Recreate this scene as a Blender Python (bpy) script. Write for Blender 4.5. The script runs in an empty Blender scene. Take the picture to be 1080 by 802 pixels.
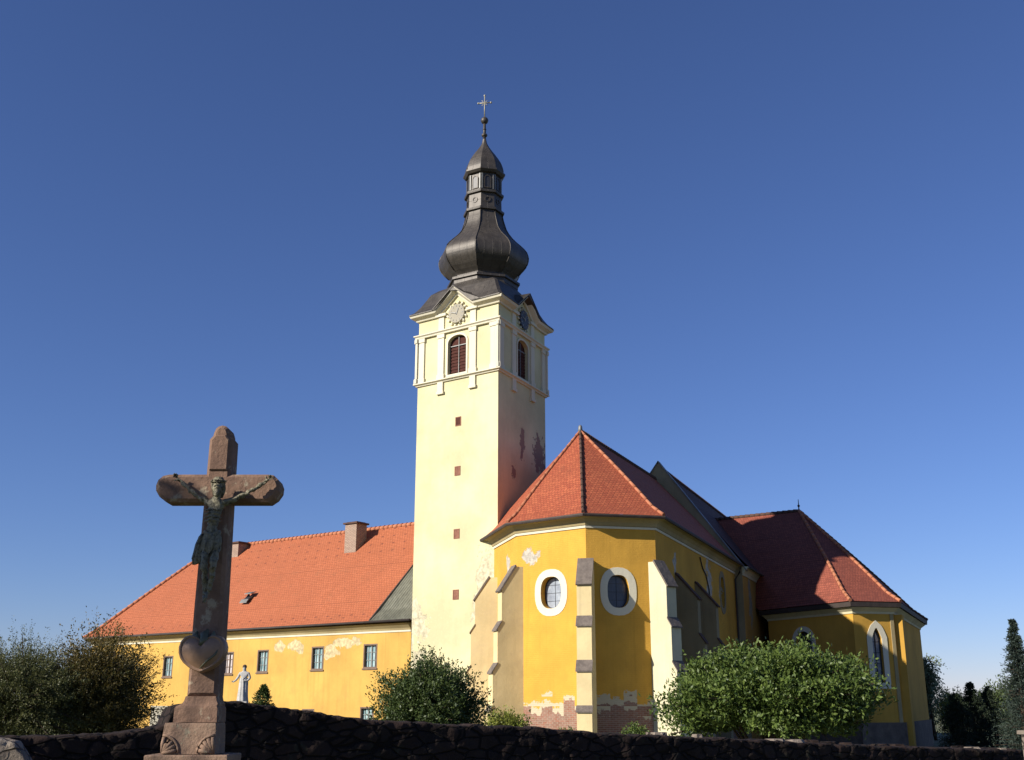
import bpy, bmesh, math, random
import numpy as np
from mathutils import Vector, Matrix, noise
from mathutils.geometry import tessellate_polygon
R = math.radians
random.seed(7)
C = bpy.context.scene.collection

# ------------------------------------------------------------------ camera
cam_data = bpy.data.cameras.new("camera")
cam = bpy.data.objects.new("camera", cam_data)
C.objects.link(cam)
cam.location = (0, 0, 0)
cam.rotation_euler = (R(90 + 16.442), 0, 0)
cam_data.sensor_width = 36
cam_data.lens = 36 * 1165.7 / 1080
cam_data.clip_start = 0.1
cam_data.clip_end = 4000
bpy.context.scene.camera = cam

# ------------------------------------------------------------------ light
SUN_AZ, SUN_EL = 239.5, 26.0          # azimuth clockwise from +Y
w = bpy.data.worlds.new("World")
bpy.context.scene.world = w
w.use_nodes = True
nt = w.node_tree
sky = nt.nodes.new("ShaderNodeTexSky")
sky.sky_type = 'NISHITA'
sky.sun_disc = False
sky.sun_elevation = R(SUN_EL)
sky.sun_rotation = R(SUN_AZ)
sky.altitude = 300
sky.air_density = 1.0
sky.dust_density = 0.0
sky.ozone_density = 8.0
tint = nt.nodes.new("ShaderNodeMix"); tint.data_type = 'RGBA'; tint.blend_type = 'MULTIPLY'; tint.inputs[0].default_value = 1
tint.inputs[7].default_value = (1.14, .955, 1.08, 1)
nt.links.new(sky.outputs[0], tint.inputs[6])
nt.links.new(tint.outputs[2], nt.nodes["Background"].inputs[0])
nt.nodes["Background"].inputs[1].default_value = 0.067
sd = bpy.data.lights.new("sun", 'SUN')
sd.energy = 5.0
sd.angle = R(0.5)
sd.color = (1.0, 0.93, 0.82)
sun = bpy.data.objects.new("sun", sd)
C.objects.link(sun)
sv = Vector((math.sin(R(SUN_AZ)) * math.cos(R(SUN_EL)), math.cos(R(SUN_AZ)) * math.cos(R(SUN_EL)), math.sin(R(SUN_EL))))
sun.rotation_euler = sv.to_track_quat('Z', 'Y').to_euler()
sun.location = (-40, -20, 40)
vs = bpy.context.scene.view_settings
vs.view_transform = 'Standard'
vs.look = 'None'
vs.exposure = 0.63
vs.gamma = 1.0
vs.use_curve_mapping = False

# ------------------------------------------------------------------ object helpers
def thing(name, label, cat, loc=(0, 0, 0), group=None):
    o = bpy.data.objects.new(name, None)
    C.objects.link(o)
    o.location = loc
    o.empty_display_size = 0.3
    o['label'] = label
    o['category'] = cat
    if group: o['group'] = group
    return o

def tag(o, label, cat, group=None):
    o['label'] = label
    o['category'] = cat
    if group: o['group'] = group
    return o

def root_of(o):
    while o.parent: o = o.parent
    return o

class MB:
    """collects faces, then links them as ONE mesh object (vertices in world metres)"""
    def __init__(s): s.v = []; s.f = []; s.sm = []
    def vert(s, p): s.v.append(tuple(p)); return len(s.v) - 1
    def face(s, pts, smooth=False):
        i = [s.vert(p) for p in pts]
        s.f.append(i); s.sm.append(smooth)
    def grid(s, rows, closed=False, smooth=False):
        n = len(rows[0]); base = len(s.v)
        for r in rows:
            for p in r: s.v.append(tuple(p))
        for i in range(len(rows) - 1):
            for j in range(n if closed else n - 1):
                k = (j + 1) % n
                s.f.append([base + i * n + j, base + i * n + k, base + (i + 1) * n + k, base + (i + 1) * n + j])
                s.sm.append(smooth)
    def prism(s, loop, vec):
        """closed 3D loop extruded by vec"""
        vec = Vector(vec); a = [Vector(p) for p in loop]; b = [p + vec for p in a]
        s.face(a[::-1]); s.face(b)
        for i in range(len(a)):
            j = (i + 1) % len(a)
            s.face([a[i], a[j], b[j], b[i]])
    def box(s, c, sx, sy, sz, rz=0.0, tx=Vector((1, 0, 0)), ty=None):
        c = Vector(c)
        X = Vector((math.cos(rz), math.sin(rz), 0)) * sx / 2
        Y = Vector((-math.sin(rz), math.cos(rz), 0)) * sy / 2
        Z = Vector((0, 0, sz))
        s.prism([c - X - Y, c + X - Y, c + X + Y, c - X + Y], Z)
    def tube(s, pts, rad, n=8, cap=True):
        pts = [Vector(p) for p in pts]
        rads = rad if isinstance(rad, (list, tuple)) else [rad] * len(pts)
        rows = []
        for i, p in enumerate(pts):
            d = (pts[min(i + 1, len(pts) - 1)] - pts[max(i - 1, 0)]).normalized()
            a = Vector((0, 0, 1)) if abs(d.z) < .9 else Vector((1, 0, 0))
            u = d.cross(a).normalized(); v = d.cross(u).normalized()
            rows.append([p + (u * math.cos(2 * math.pi * k / n) + v * math.sin(2 * math.pi * k / n)) * rads[i] for k in range(n)])
        s.grid(rows, closed=True, smooth=True)
        if cap: s.face(rows[0][::-1]); s.face(rows[-1])
    def build(s, name, mat, parent=None, fix=True):
        me = bpy.data.meshes.new(name)
        me.from_pydata(s.v, [], s.f)
        me.polygons.foreach_set('use_smooth', s.sm)
        if fix:
            bm = bmesh.new(); bm.from_mesh(me)
            bmesh.ops.remove_doubles(bm, verts=bm.verts, dist=1e-4)
            bmesh.ops.recalc_face_normals(bm, faces=bm.faces)
            bm.to_mesh(me); bm.free()
        uvl = me.uv_layers.new(name="UVMap")
        Zv = Vector((0, 0, 1))
        for p in me.polygons:
            n = p.normal
            t = Zv.cross(n)
            t = t.normalized() if t.length > .05 else Vector((1, 0, 0))
            b = n.cross(t)
            for li in p.loop_indices:
                co = me.vertices[me.loops[li].vertex_index].co
                uvl.data[li].uv = (co.dot(t), co.dot(b))
        me.materials.append(mat)
        o = bpy.data.objects.new(name, me)
        C.objects.link(o)
        if parent is not None: attach(o, parent)
        return o

def world_offset(o):
    v = Vector((0, 0, 0))
    while o: v += o.location; o = o.parent
    return v

def attach(o, parent):
    """child keeps its world position (things are never rotated)"""
    o.location = -world_offset(parent)
    o.parent = parent

# ------------------------------------------------------------------ material helpers
class NT:
    def __init__(s, name):
        s.m = bpy.data.materials.new(name); s.m.use_nodes = True
        s.t = s.m.node_tree; s.b = s.t.nodes["Principled BSDF"]
    def n(s, ty, **kw):
        x = s.t.nodes.new(ty)
        for k, v in kw.items(): setattr(x, k, v)
        return x
    def l(s, a, b): s.t.links.new(a, b)
    def geo(s): return s.n("ShaderNodeNewGeometry").outputs['Position']
    def uv(s): return s.n("ShaderNodeTexCoord").outputs['UV']
    def mapping(s, v, scale=(1, 1, 1), loc=(0, 0, 0)):
        m = s.n("ShaderNodeMapping"); s.l(v, m.inputs[0]); m.inputs['Scale'].default_value = scale; m.inputs['Location'].default_value = loc
        return m.outputs[0]
    def noise(s, v, scale=1, detail=4, rough=.55):
        x = s.n("ShaderNodeTexNoise"); s.l(v, x.inputs['Vector']); x.inputs['Scale'].default_value = scale
        x.inputs['Detail'].default_value = detail; x.inputs['Roughness'].default_value = rough
        return x.outputs['Fac']
    def ramp(s, f, a, b, ca=(0, 0, 0, 1), cb=(1, 1, 1, 1)):
        r = s.n("ShaderNodeValToRGB"); s.l(f, r.inputs[0])
        r.color_ramp.elements[0].position = a; r.color_ramp.elements[1].position = b
        r.color_ramp.elements[0].color = ca; r.color_ramp.elements[1].color = cb
        return r.outputs[0]
    def mix(s, f, a, b, mode='MIX'):
        x = s.n("ShaderNodeMix", data_type='RGBA', blend_type=mode)
        for sock, val in ((x.inputs[0], f), (x.inputs[6], a), (x.inputs[7], b)):
            if isinstance(val, (int, float)): sock.default_value = val
            elif isinstance(val, tuple): sock.default_value = val if len(val) == 4 else val + (1,)
            else: s.l(val, sock)
        return x.outputs[2]
    def math(s, op, a, b=0.0, c=None):
        x = s.n("ShaderNodeMath", operation=op)
        for i, val in enumerate((a, b, c)):
            if val is None: continue
            if isinstance(val, (int, float)): x.inputs[i].default_value = val
            else: s.l(val, x.inputs[i])
        return x.outputs[0]
    def bump(s, h, strength=.3, dist=.02, prev=None):
        x = s.n("ShaderNodeBump"); s.l(h, x.inputs['Height']); x.inputs['Strength'].default_value = strength
        x.inputs['Distance'].default_value = dist
        if prev is not None: s.l(prev, x.inputs['Normal'])
        return x.outputs[0]
    def out(s, col, rough=.85, normal=None, metallic=0.0, spec=None):
        if isinstance(col, tuple): s.b.inputs['Base Color'].default_value = col if len(col) == 4 else col + (1,)
        else: s.l(col, s.b.inputs['Base Color'])
        s.b.inputs['Roughness'].default_value = rough
        s.b.inputs['Metallic'].default_value = metallic
        if spec is not None: s.b.inputs['Specular IOR Level'].default_value = spec
        if normal is not None: s.l(normal, s.b.inputs['Normal'])
        return s.m

def spots_mask(k, spots, thresh=.5, ns=1.6):
    """mask of ragged blotches: spots = [(centre, (rx,ry,rz))]"""
    pos = k.geo(); nz = k.noise(pos, ns, 5, .65); acc = None
    for c, r in spots:
        m = k.n("ShaderNodeVectorMath", operation='SUBTRACT'); k.l(pos, m.inputs[0]); m.inputs[1].default_value = c
        d = k.n("ShaderNodeVectorMath", operation='DIVIDE'); k.l(m.outputs[0], d.inputs[0]); d.inputs[1].default_value = r
        le = k.n("ShaderNodeVectorMath", operation='LENGTH'); k.l(d.outputs[0], le.inputs[0])
        g = k.math('SUBTRACT', 1.0, le.outputs['Value'])
        acc = g if acc is None else k.math('MAXIMUM', acc, g)
    acc = k.math('MAXIMUM', acc, -1.0)
    sc = k.math('ADD', k.math('MULTIPLY', acc, .7), k.math('MULTIPLY', k.math('SUBTRACT', nz, .5), 2.2))
    return k.ramp(sc, thresh - .28, thresh - .22)

ALB = .76     # overall reflectance scale, lowered so unlit sides render darker
def plaster(name, col, spots=None, peel=(.62, .56, .43), brick=False, var=.12, stain=.25, dark_spots=None, dcol=(.16, .1, .08), sns=1.6):
    col = tuple(x * ALB for x in col); peel = tuple(x * ALB for x in peel)
    k = NT(name); pos = k.geo()
    dark = tuple(c * (1 - var * 2) for c in col)
    c = k.mix(k.ramp(k.noise(pos, .35, 5, .6), .35, .65), tuple(col), dark)
    c = k.mix(k.math('MULTIPLY', k.ramp(k.noise(k.mapping(pos, (3.5, 3.5, .25)), 1.0, 4), .52, .75), stain), c, tuple(x * .62 for x in col))
    c = k.mix(k.math('MULTIPLY', k.ramp(k.noise(pos, 9, 3), .55, .8), .16), c, tuple(min(1, x * 1.25) for x in col))
    c = k.mix(k.math('MULTIPLY', k.ramp(k.noise(k.mapping(pos, (1, 1, 1), (3, 9, 4)), .8, 8, .7), .54, .7), stain * 1.1), c, (col[0] * .68, col[1] * .66, col[2] * .8))
    c = k.mix(k.math('MULTIPLY', k.ramp(k.noise(k.mapping(pos, (6, 6, .12), (1, 5, 0)), 1.0, 6, .7), .56, .72), stain * .8), c, tuple(x * .5 for x in col))
    h = k.noise(pos, 14, 4); nm = k.bump(h, .25, .02)
    big = k.bump(k.noise(pos, .9, 3), .5, .05, nm)
    nm = big
    if spots:
        m = spots_mask(k, spots, .34, sns)
        pc = k.mix(k.ramp(k.noise(pos, 5, 4), .35, .65), peel, tuple(x * .6 for x in peel))
        c = k.mix(m, c, pc)
        nm = k.bump(m, .6, -.02, nm)
    if dark_spots:
        m = spots_mask(k, dark_spots, .42, 2.3)
        c = k.mix(m, c, dcol); nm = k.bump(m, .6, -.02, nm)
    if brick:
        uv = k.uv(); bt = k.n("ShaderNodeTexBrick"); k.l(uv, bt.inputs['Vector'])
        bt.inputs['Color1'].default_value = (.25, .09, .055, 1); bt.inputs['Color2'].default_value = (.17, .075, .05, 1)
        bt.inputs['Mortar'].default_value = (.28, .21, .16, 1); bt.inputs['Scale'].default_value = 1.0
        bt.inputs['Mortar Size'].default_value = .014; bt.inputs['Brick Width'].default_value = .28; bt.inputs['Row Height'].default_value = .085
        bcol = k.mix(k.ramp(k.noise(pos, 4, 4), .35, .62), bt.outputs['Color'], (.32, .25, .2), 'MIX')
        bcol = k.mix(.35, bt.outputs['Color'], bcol)
        sep = k.n("ShaderNodeSeparateXYZ"); k.l(pos, sep.inputs[0])
        sn = k.n("ShaderNodeVectorMath", operation='SNAP'); k.l(k.uv(), sn.inputs[0]); sn.inputs[1].default_value = (.62, .42, 1)
        wn = k.noise(sn.outputs[0], 1.9, 2)
        rag = k.noise(pos, 3.0, 5, .7)
        hgt = k.math('ADD', k.math('MULTIPLY', k.math('SUBTRACT', wn, .5), 2.6), k.math('MULTIPLY', k.math('SUBTRACT', rag, .5), .9))
        zz = k.math('SUBTRACT', sep.outputs['Z'], hgt)
        m = k.ramp(k.math('MULTIPLY_ADD', zz, -1.0, .0), .02, .05)
        m2 = k.ramp(k.math('MULTIPLY_ADD', k.math('SUBTRACT', zz, .28), -1.0, .0), .02, .05)
        c = k.mix(m2, c, (.46, .40, .28)); c = k.mix(m, c, bcol)
        nm = k.bump(bt.outputs['Fac'], .5, -.01, nm)
    return k.out(c, .9, nm, spec=.2)

def tiles(name, c1, c2, rowh=.16, w=.18, dots=False, rough=.8, streak=.25):
    c1 = tuple(x * ALB for x in c1); c2 = tuple(x * ALB for x in c2)
    k = NT(name); uv = k.uv(); pos = k.geo()
    bt = k.n("ShaderNodeTexBrick"); k.l(uv, bt.inputs['Vector'])
    bt.inputs['Color1'].default_value = c1 + (1,); bt.inputs['Color2'].default_value = c2 + (1,)
    bt.inputs['Mortar'].default_value = tuple(x * .45 for x in c2) + (1,)
    bt.inputs['Scale'].default_value = 1; bt.inputs['Mortar Size'].default_value = .012
    bt.inputs['Brick Width'].default_value = w; bt.inputs['Row Height'].default_value = rowh
    c = bt.outputs['Color']
    c = k.mix(k.math('MULTIPLY', k.ramp(k.noise(pos, .5, 5), .4, .7), .3), c, tuple(x * .6 for x in c1))
    c = k.mix(k.math('MULTIPLY', k.ramp(k.noise(k.mapping(uv, (2.2, .18, 1)), 1.0, 4), .5, .75), streak), c, tuple(x * .5 for x in c2))
    c = k.mix(k.math('MULTIPLY', k.ramp(k.noise(pos, 7, 3), .55, .75), .25), c, tuple(min(1, x * 1.35) for x in c1))
    c = k.mix(k.math('MULTIPLY', k.ramp(k.noise(k.mapping(pos, (1.3, 1.3, 1.3), (7, 3, 1)), 1.0, 7, .75), .56, .68), .35), c, (c2[0] * .55, c2[1] * .8, c2[2] * .9))
    sep = k.n("ShaderNodeSeparateXYZ"); k.l(uv, sep.inputs[0])
    fr = k.math('FRACT', k.math('DIVIDE', sep.outputs['Y'], rowh))
    nm = k.bump(k.math('SUBTRACT', 1.0, fr), .55, .03)
    nm = k.bump(bt.outputs['Fac'], .4, -.012, nm)
    nm = k.bump(k.noise(pos, 6, 3), .35, .03, nm)
    if dots:
        rown = k.math('FLOOR', k.math('DIVIDE', sep.outputs['Y'], .82))
        sh = k.math('MULTIPLY', k.math('MODULO', rown, 2.0), .5)
        fx = k.math('FRACT', k.math('ADD', k.math('DIVIDE', sep.outputs['X'], .95), sh))
        fy = k.math('FRACT', k.math('DIVIDE', sep.outputs['Y'], .82))
        mm = k.math('MULTIPLY', k.math('LESS_THAN', fx, .19), k.math('LESS_THAN', fy, .17))
        nn = k.math('GREATER_THAN', k.noise(k.mapping(uv, (1.05, 1.2, 1)), 1.3, 2), .38)
        c = k.mix(k.math('MULTIPLY', k.math('MULTIPLY', mm, nn), .85), c, (.16, .05, .03))
    return k.out(c, rough, nm, spec=.25)

def stone(name, c1, c2, scale=3.0, bump=.5, lichen=None, rough=.9, joints=None):
    c1 = tuple(x * ALB for x in c1); c2 = tuple(x * ALB for x in c2)
    k = NT(name); pos = k.geo()
    c = k.mix(k.ramp(k.noise(pos, scale, 6, .65), .35, .65), c1, c2)
    c = k.mix(k.math('MULTIPLY', k.ramp(k.noise(pos, scale * 9, 4), .5, .7), .4), c, tuple(x * .55 for x in c1))
    if lichen: c = k.mix(k.math('MULTIPLY', k.ramp(k.noise(pos, scale * 2.2, 6, .7), .58, .66), .7), c, lichen)
    nm = k.bump(k.noise(pos, scale * 12, 5, .7), bump, .012)
    nm = k.bump(k.noise(pos, scale * 1.5, 4), bump, .05, nm)
    if joints:
        wv = k.n("ShaderNodeVectorMath", operation='ADD'); k.l(k.mapping(pos, joints), wv.inputs[0])
        nz_ = k.n("ShaderNodeTexNoise"); k.l(pos, nz_.inputs['Vector']); nz_.inputs['Scale'].default_value = 4
        k.l(k.mix(.0, k.mix(1.0, nz_.outputs['Color'], (.35, .35, .35), 'MULTIPLY'), (0, 0, 0)), wv.inputs[1])
        vo = k.n("ShaderNodeTexVoronoi", feature='DISTANCE_TO_EDGE'); k.l(wv.outputs[0], vo.inputs['Vector']); vo.inputs['Scale'].default_value = 1
        vc = k.n("ShaderNodeTexVoronoi"); k.l(wv.outputs[0], vc.inputs['Vector']); vc.inputs['Scale'].default_value = 1
        sp = k.n("ShaderNodeSeparateColor"); k.l(vc.outputs['Color'], sp.inputs[0])
        c = k.mix(k.math('MULTIPLY', sp.outputs[0], .6), c, tuple(x * .55 for x in c2))
        e = k.ramp(vo.outputs['Distance'], .02, .09)
        c = k.mix(e, tuple(x * .35 for x in c2), c)
        nm = k.bump(e, .8, .04, nm)
    return k.out(c, rough, nm, spec=.2)

def metal(name, col, rough=.5, metallic=.4, var=.4, seams=False):
    k = NT(name); pos = k.geo()
    c = k.mix(k.ramp(k.noise(pos, 1.6, 5, .65), .35, .68), col, tuple(x * (1 - var) for x in col))
    c = k.mix(k.math('MULTIPLY', k.ramp(k.noise(k.mapping(pos, (4, 4, .5)), 1.0, 4), .5, .7), .4), c, tuple(min(1, x * 1.5) for x in col))
    nm = k.bump(k.noise(pos, 3.2, 3), .35, .04)
    if seams:
        sep = k.n("ShaderNodeSeparateXYZ"); k.l(k.uv(), sep.inputs[0])
        f1 = k.math('LESS_THAN', k.math('FRACT', k.math('DIVIDE', sep.outputs['X'], .52)), .06)
        f2 = k.math('LESS_THAN', k.math('FRACT', k.math('DIVIDE', sep.outputs['Y'], .62)), .045)
        f = k.math('MAXIMUM', f1, f2)
        c = k.mix(k.math('MULTIPLY', f, .5), c, tuple(x * .4 for x in col))
        nm = k.bump(f, .6, .03, nm)
    return k.out(c, rough, nm, metallic)

def leafmat(name, c1, c2, trans=.25, rough=.5):
    k = NT(name)
    g = k.n("ShaderNodeNewGeometry")
    c = k.mix(g.outputs['Random Per Island'], c1, c2)
    c = k.mix(k.math('MULTIPLY', k.ramp(k.noise(g.outputs['Position'], 1.2, 3), .4, .65), .45), c, tuple(x * .6 for x in c1))
    k.out(c, rough, spec=.35)
    tr = k.n("ShaderNodeBsdfTranslucent"); k.l(c, tr.inputs[0])
    mx = k.n("ShaderNodeMixShader"); mx.inputs[0].default_value = trans
    k.l(k.b.outputs[0], mx.inputs[1]); k.l(tr.outputs[0], mx.inputs[2])
    k.l(mx.outputs[0], k.t.nodes["Material Output"].inputs[0])
    return k.m

def glass(name, col, rough=.12, streak=(.35, .42, .46)):
    k = NT(name); pos = k.geo()
    c = k.mix(k.ramp(k.noise(pos, 2.5, 4), .35, .7), col, streak)
    return k.out(c, rough, k.bump(k.noise(pos, 5, 2), .25, .02), spec=.8)

YEL = (.80, .44, .07)
# spots in world metres
M = {}
M['wing'] = plaster('yellow lime plaster of the long wing', (.76, .46, .115), spots=[
    ((-12.6, 66.6, 3.35), (.8, .8, .36)), ((-9.3, 64.3, 3.45), (1.1, 1.1, .33)), ((-10.3, 65.0, 2.95), (.6, .6, .4)), ((-13.7, 67.5, 3.45), (.45, .45, .35))], peel=(.80, .64, .36), sns=1.3, stain=.4)
M['chancel'] = plaster('yellow plaster peeling to brick', YEL, spots=[
    ((.79, 52.5, 6.75), (.5, .5, .55)), ((-.25, 54.7, 6.4), (.25, .5, .8)), ((-.3, 55.0, 4.9), (.22, .5, .5)), ((10.9, 61.9, 6.6), (.5, .9, 1.1)),
    ((12.2, 65.0, 6.3), (.5, 1.0, .9)), ((8.0, 54.6, 6.7), (.3, .4, .6))], peel=(.66, .60, .5), brick=True)
M['nave'] = plaster('ochre nave plaster', (.62, .35, .085), spots=[((15.0, 71.0, 6.5), (.5, .6, 2.0))], peel=(.45, .4, .28))
M['chapel'] = plaster('yellow chapel plaster', (.76, .43, .075))
M['tower'] = plaster('pale cream tower plaster', (.84, .765, .46), spots=[((-5.2, 60.6, 4.4), (1.0, .8, 1.3)), ((-1.5, 58.0, 5.7), (.9, .6, 2.2)), ((-5.1, 60.4, 1.5), (1.0, .8, 1.6))], peel=(.8, .72, .5),
    dark_spots=[((1.5, 62.3, 13.9), (.5, 1.1, 1.3)), ((.55, 60.3, 13.9), (.2, .5, 1.2)), ((1.75, 62.9, 12.4), (.35, .8, 1.2)), ((.1, 59.3, 12.2), (.2, .5, .5))], dcol=(.27, .19, .14), stain=.12)
M['white'] = plaster('off white lime paint', (.86, .80, .62), stain=.2, var=.06)
M['cream'] = plaster('cream paint of the cornices', (.80, .74, .50), stain=.35, var=.1)
M['tan'] = plaster('tan soffit paint', (.50, .40, .21), stain=.4, var=.12)
M['buttress'] = plaster('pale buttress plaster', (.92, .74, .40), stain=.3, var=.12)
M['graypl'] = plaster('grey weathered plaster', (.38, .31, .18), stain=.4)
M['orange'] = tiles('orange clay tiles of the wing', (.56, .175, .08), (.50, .15, .065), .17, .2, dots=True, streak=.12)
M['red'] = tiles('red beaver tail tiles', (.53, .145, .066), (.39, .09, .045), .16, .18)
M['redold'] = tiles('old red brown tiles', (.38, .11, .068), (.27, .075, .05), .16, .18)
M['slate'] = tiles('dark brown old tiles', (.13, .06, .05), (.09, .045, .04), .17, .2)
M['ridge'] = stone('clay ridge tile', (.58, .24, .13), (.46, .17, .09), 2.5, .3)
M['ridgedark'] = stone('dark mossy ridge tile', (.14, .08, .06), (.09, .055, .045), 2.5, .3)
M['corr'] = metal('green grey corrugated sheet', (.20, .20, .155), .6, .1)
M['dome'] = metal('brown oxidised sheet copper', (.066, .056, .046), .52, .25, .45, seams=True)
M['gutter'] = metal('dark brown sheet gutter', (.045, .032, .027), .75, .0)
M['zinc'] = metal('grey coping sheet', (.2, .2, .19), .55, .3)
M['stonecap'] = stone('grey buttress slate', (.24, .20, .17), (.15, .125, .11), 4, .5)
M['brickred'] = stone('brick red infill', (.36, .17, .11), (.24, .11, .08), 6, .5)
M['lattice'] = stone('red brown belfry shutters', (.11, .04, .03), (.07, .025, .02), 5, .3)
M['gold'] = metal('weathered gilded iron', (.36, .34, .26), .5, .3)
M['clock'] = metal('dark fittings and shaded clock face', (.03, .03, .035), .5, .0)
M['clocklight'] = plaster('pale infill and sunlit clock face', (.50, .46, .36), stain=.3)
M['frame'] = stone('brown window frame', (.26, .18, .13), (.19, .13, .10), 5, .2)
M['sash'] = stone('pale sash bars', (.35, .36, .33), (.26, .28, .27), 5, .1)
M['glassblue'] = glass('blue green window glass', (.15, .26, .27), .15, (.36, .47, .47))
M['glasspink'] = glass('curtained window glass', (.45, .38, .36), .3, (.62, .58, .56))
M['glassgrey'] = glass('dusty grey glass', (.16, .18, .22), .35, (.34, .38, .42))
M['glassdark'] = glass('dark leaded glass', (.022, .028, .05), .3, (.04, .05, .08))
M['plinth'] = stone('grey rough plinth', (.24, .185, .14), (.14, .11, .09), 2.0, .6)
M['sand'] = stone('brown sandstone', (.30, .185, .125), (.18, .11, .08), 2.6, .55, (.36, .31, .22))
M['sandlow'] = stone('brown sandstone block', (.36, .24, .165), (.24, .155, .11), 3.2, .55, (.26, .24, .17))
M['bronze'] = metal('patinated bronze', (.15, .145, .085), .55, .15, .8)
k = NT('patinated figure bronze'); pos = k.geo()
c_ = k.mix(k.ramp(k.noise(pos, 26, 5, .65), .46, .66), (.18, .16, .10), (.032, .027, .02))
c_ = k.mix(k.math('MULTIPLY', k.ramp(k.noise(pos, 60, 3), .55, .7), .5), c_, (.24, .23, .16))
M['figure'] = k.out(c_, .5, k.bump(k.noise(pos, 45, 4, .6), .9, .02), .25)
M['heart'] = metal('worn bronze heart', (.32, .19, .115), .5, .15, .5)
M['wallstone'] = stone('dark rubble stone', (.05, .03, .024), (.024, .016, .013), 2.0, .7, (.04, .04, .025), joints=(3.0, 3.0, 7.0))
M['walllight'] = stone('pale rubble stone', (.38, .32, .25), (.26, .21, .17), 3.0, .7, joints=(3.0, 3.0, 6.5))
M['statue'] = stone('white painted stone statue', (.62, .60, .57), (.42, .42, .40), 4, .4)
M['brick'] = tiles('chimney brick', (.50, .36, .27), (.42, .29, .22), .08, .25)
M['bark'] = stone('brown bark', (.14, .10, .07), (.08, .055, .04), 5, .8)

# ------------------------------------------------------------------ ground
def gz(x, y):
    t = min(1, max(0, (y - 13) / 18)); t = t * t * (3 - 2 * t)
    return -1.75 - .85 * t
k = NT('short grass and earth'); pos = k.geo()
c_ = k.mix(k.ramp(k.noise(pos, .6, 6, .6), .4, .6), (.07, .10, .03), (.13, .11, .06))
c_ = k.mix(k.math('MULTIPLY', k.ramp(k.noise(pos, 12, 4), .4, .7), .5), c_, (.05, .08, .02))
gm = k.out(c_, .95, k.bump(k.noise(pos, 9, 4), .8, .05))
g = MB()
xs = [-1500, -500, -150, -60] + list(np.arange(-40, 61, 2.5)) + [90, 200, 600, 1500]
ys = [-300, -60, -20] + list(np.arange(-8, 120, 2.0)) + [160, 300, 800, 2500]
g.grid([[(x, y, gz(x, y)) for x in xs] for y in ys], smooth=True)
go = g.build('ground', gm); go['kind'] = 'structure'

# ------------------------------------------------------------------ building helpers
Z = Vector((0, 0, 1))
def dirv(az): return Vector((math.sin(R(az)), math.cos(R(az)), 0))
def V3(p, z): return Vector((p[0], p[1], z))

class Face:
    """a vertical wall plane: origin, direction; outward normal n"""
    def __init__(s, a, b, flip=False):
        s.a = Vector((a[0], a[1], 0)); d = Vector((b[0], b[1], 0)) - s.a
        s.w = d.length; s.t = d.normalized(); s.n = Vector((s.t.y, -s.t.x, 0))
        if flip: s.n = -s.n
    def p(s, u, z, off=0.0): return s.a + s.t * u + s.n * off + Z * z

def wall_panel(mb, F, z0, z1, holes=(), depth=.35, u0=0.0, u1=None, top=None):
    u1 = F.w if u1 is None else u1
    outer = [(u0, z0), (u1, z0)] + (top if top else [(u1, z1), (u0, z1)])
    loops = [[Vector((a, b, 0)) for a, b in outer]] + [[Vector((a, b, 0)) for a, b in h] for h in holes]
    tri = tessellate_polygon(loops)
    flat = [q for lp in loops for q in lp]
    for t in tri: mb.face([F.p(flat[i].x, flat[i].y) for i in t])
    for h in holes:
        for i in range(len(h)):
            a, b = h[i], h[(i + 1) % len(h)]
            mb.face([F.p(*a), F.p(*b), F.p(b[0], b[1], -depth), F.p(a[0], a[1], -depth)])

def oval(cu, cz, ru, rz, n=28, sup=2.6):
    o = []
    for i in range(n):
        a = 2 * math.pi * i / n; c, s_ = math.cos(a), math.sin(a)
        o.append((cu + ru * math.copysign(abs(c) ** (2 / sup), c), cz + rz * math.copysign(abs(s_) ** (2 / sup), s_)))
    return o
def rect(u0, u1, z0, z1): return [(u0, z0), (u1, z0), (u1, z1), (u0, z1)]
def arch(u0, u1, z0, z1, rise=None, n=10, pointed=False):
    w_ = u1 - u0; rise = w_ / 2 if rise is None else rise; cu = (u0 + u1) / 2; zs = z1 - rise
    o = [(u0, z0), (u1, z0)]
    for i in range(n + 1):
        a = math.pi * i / n
        if pointed:
            x = math.cos(a); y = 1 - abs(x) ** 1.6
            o.append((cu + w_ / 2 * x, zs + rise * y))
        else: o.append((cu + w_ / 2 * math.cos(a), zs + rise * math.sin(a)))
    return o
def grow(loop, d):
    n = len(loop); o = []
    A = sum(loop[i][0] * loop[(i + 1) % n][1] - loop[(i + 1) % n][0] * loop[i][1] for i in range(n))
    sg = 1 if A > 0 else -1
    for i in range(n):
        p0, p1, p2 = Vector(loop[i - 1]), Vector(loop[i]), Vector(loop[(i + 1) % n])
        e1 = (p1 - p0); e2 = (p2 - p1)
        if e1.length < 1e-6: e1 = e2
        if e2.length < 1e-6: e2 = e1
        e1 = e1.normalized(); e2 = e2.normalized()
        n1 = Vector((e1.y, -e1.x)) * sg; n2 = Vector((e2.y, -e2.x)) * sg
        m = (n1 + n2); m = m.normalized() if m.length > 1e-6 else n1
        o.append(tuple(p1 + m * d / max(.5, m.dot(n1))))
    return o
def ring(mb, F, loop, wd, off=.05, back=-.02):
    out = grow(loop, wd); n = len(loop)
    for i in range(n):
        j = (i + 1) % n
        a, b, c, d = loop[i], loop[j], out[j], out[i]
        mb.face([F.p(*a, off), F.p(*b, off), F.p(*c, off), F.p(*d, off)])
        mb.face([F.p(*d, off), F.p(*c, off), F.p(*c, back), F.p(*d, back)])
        mb.face([F.p(*a, off), F.p(*b, off), F.p(*b, back), F.p(*a, back)])
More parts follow.
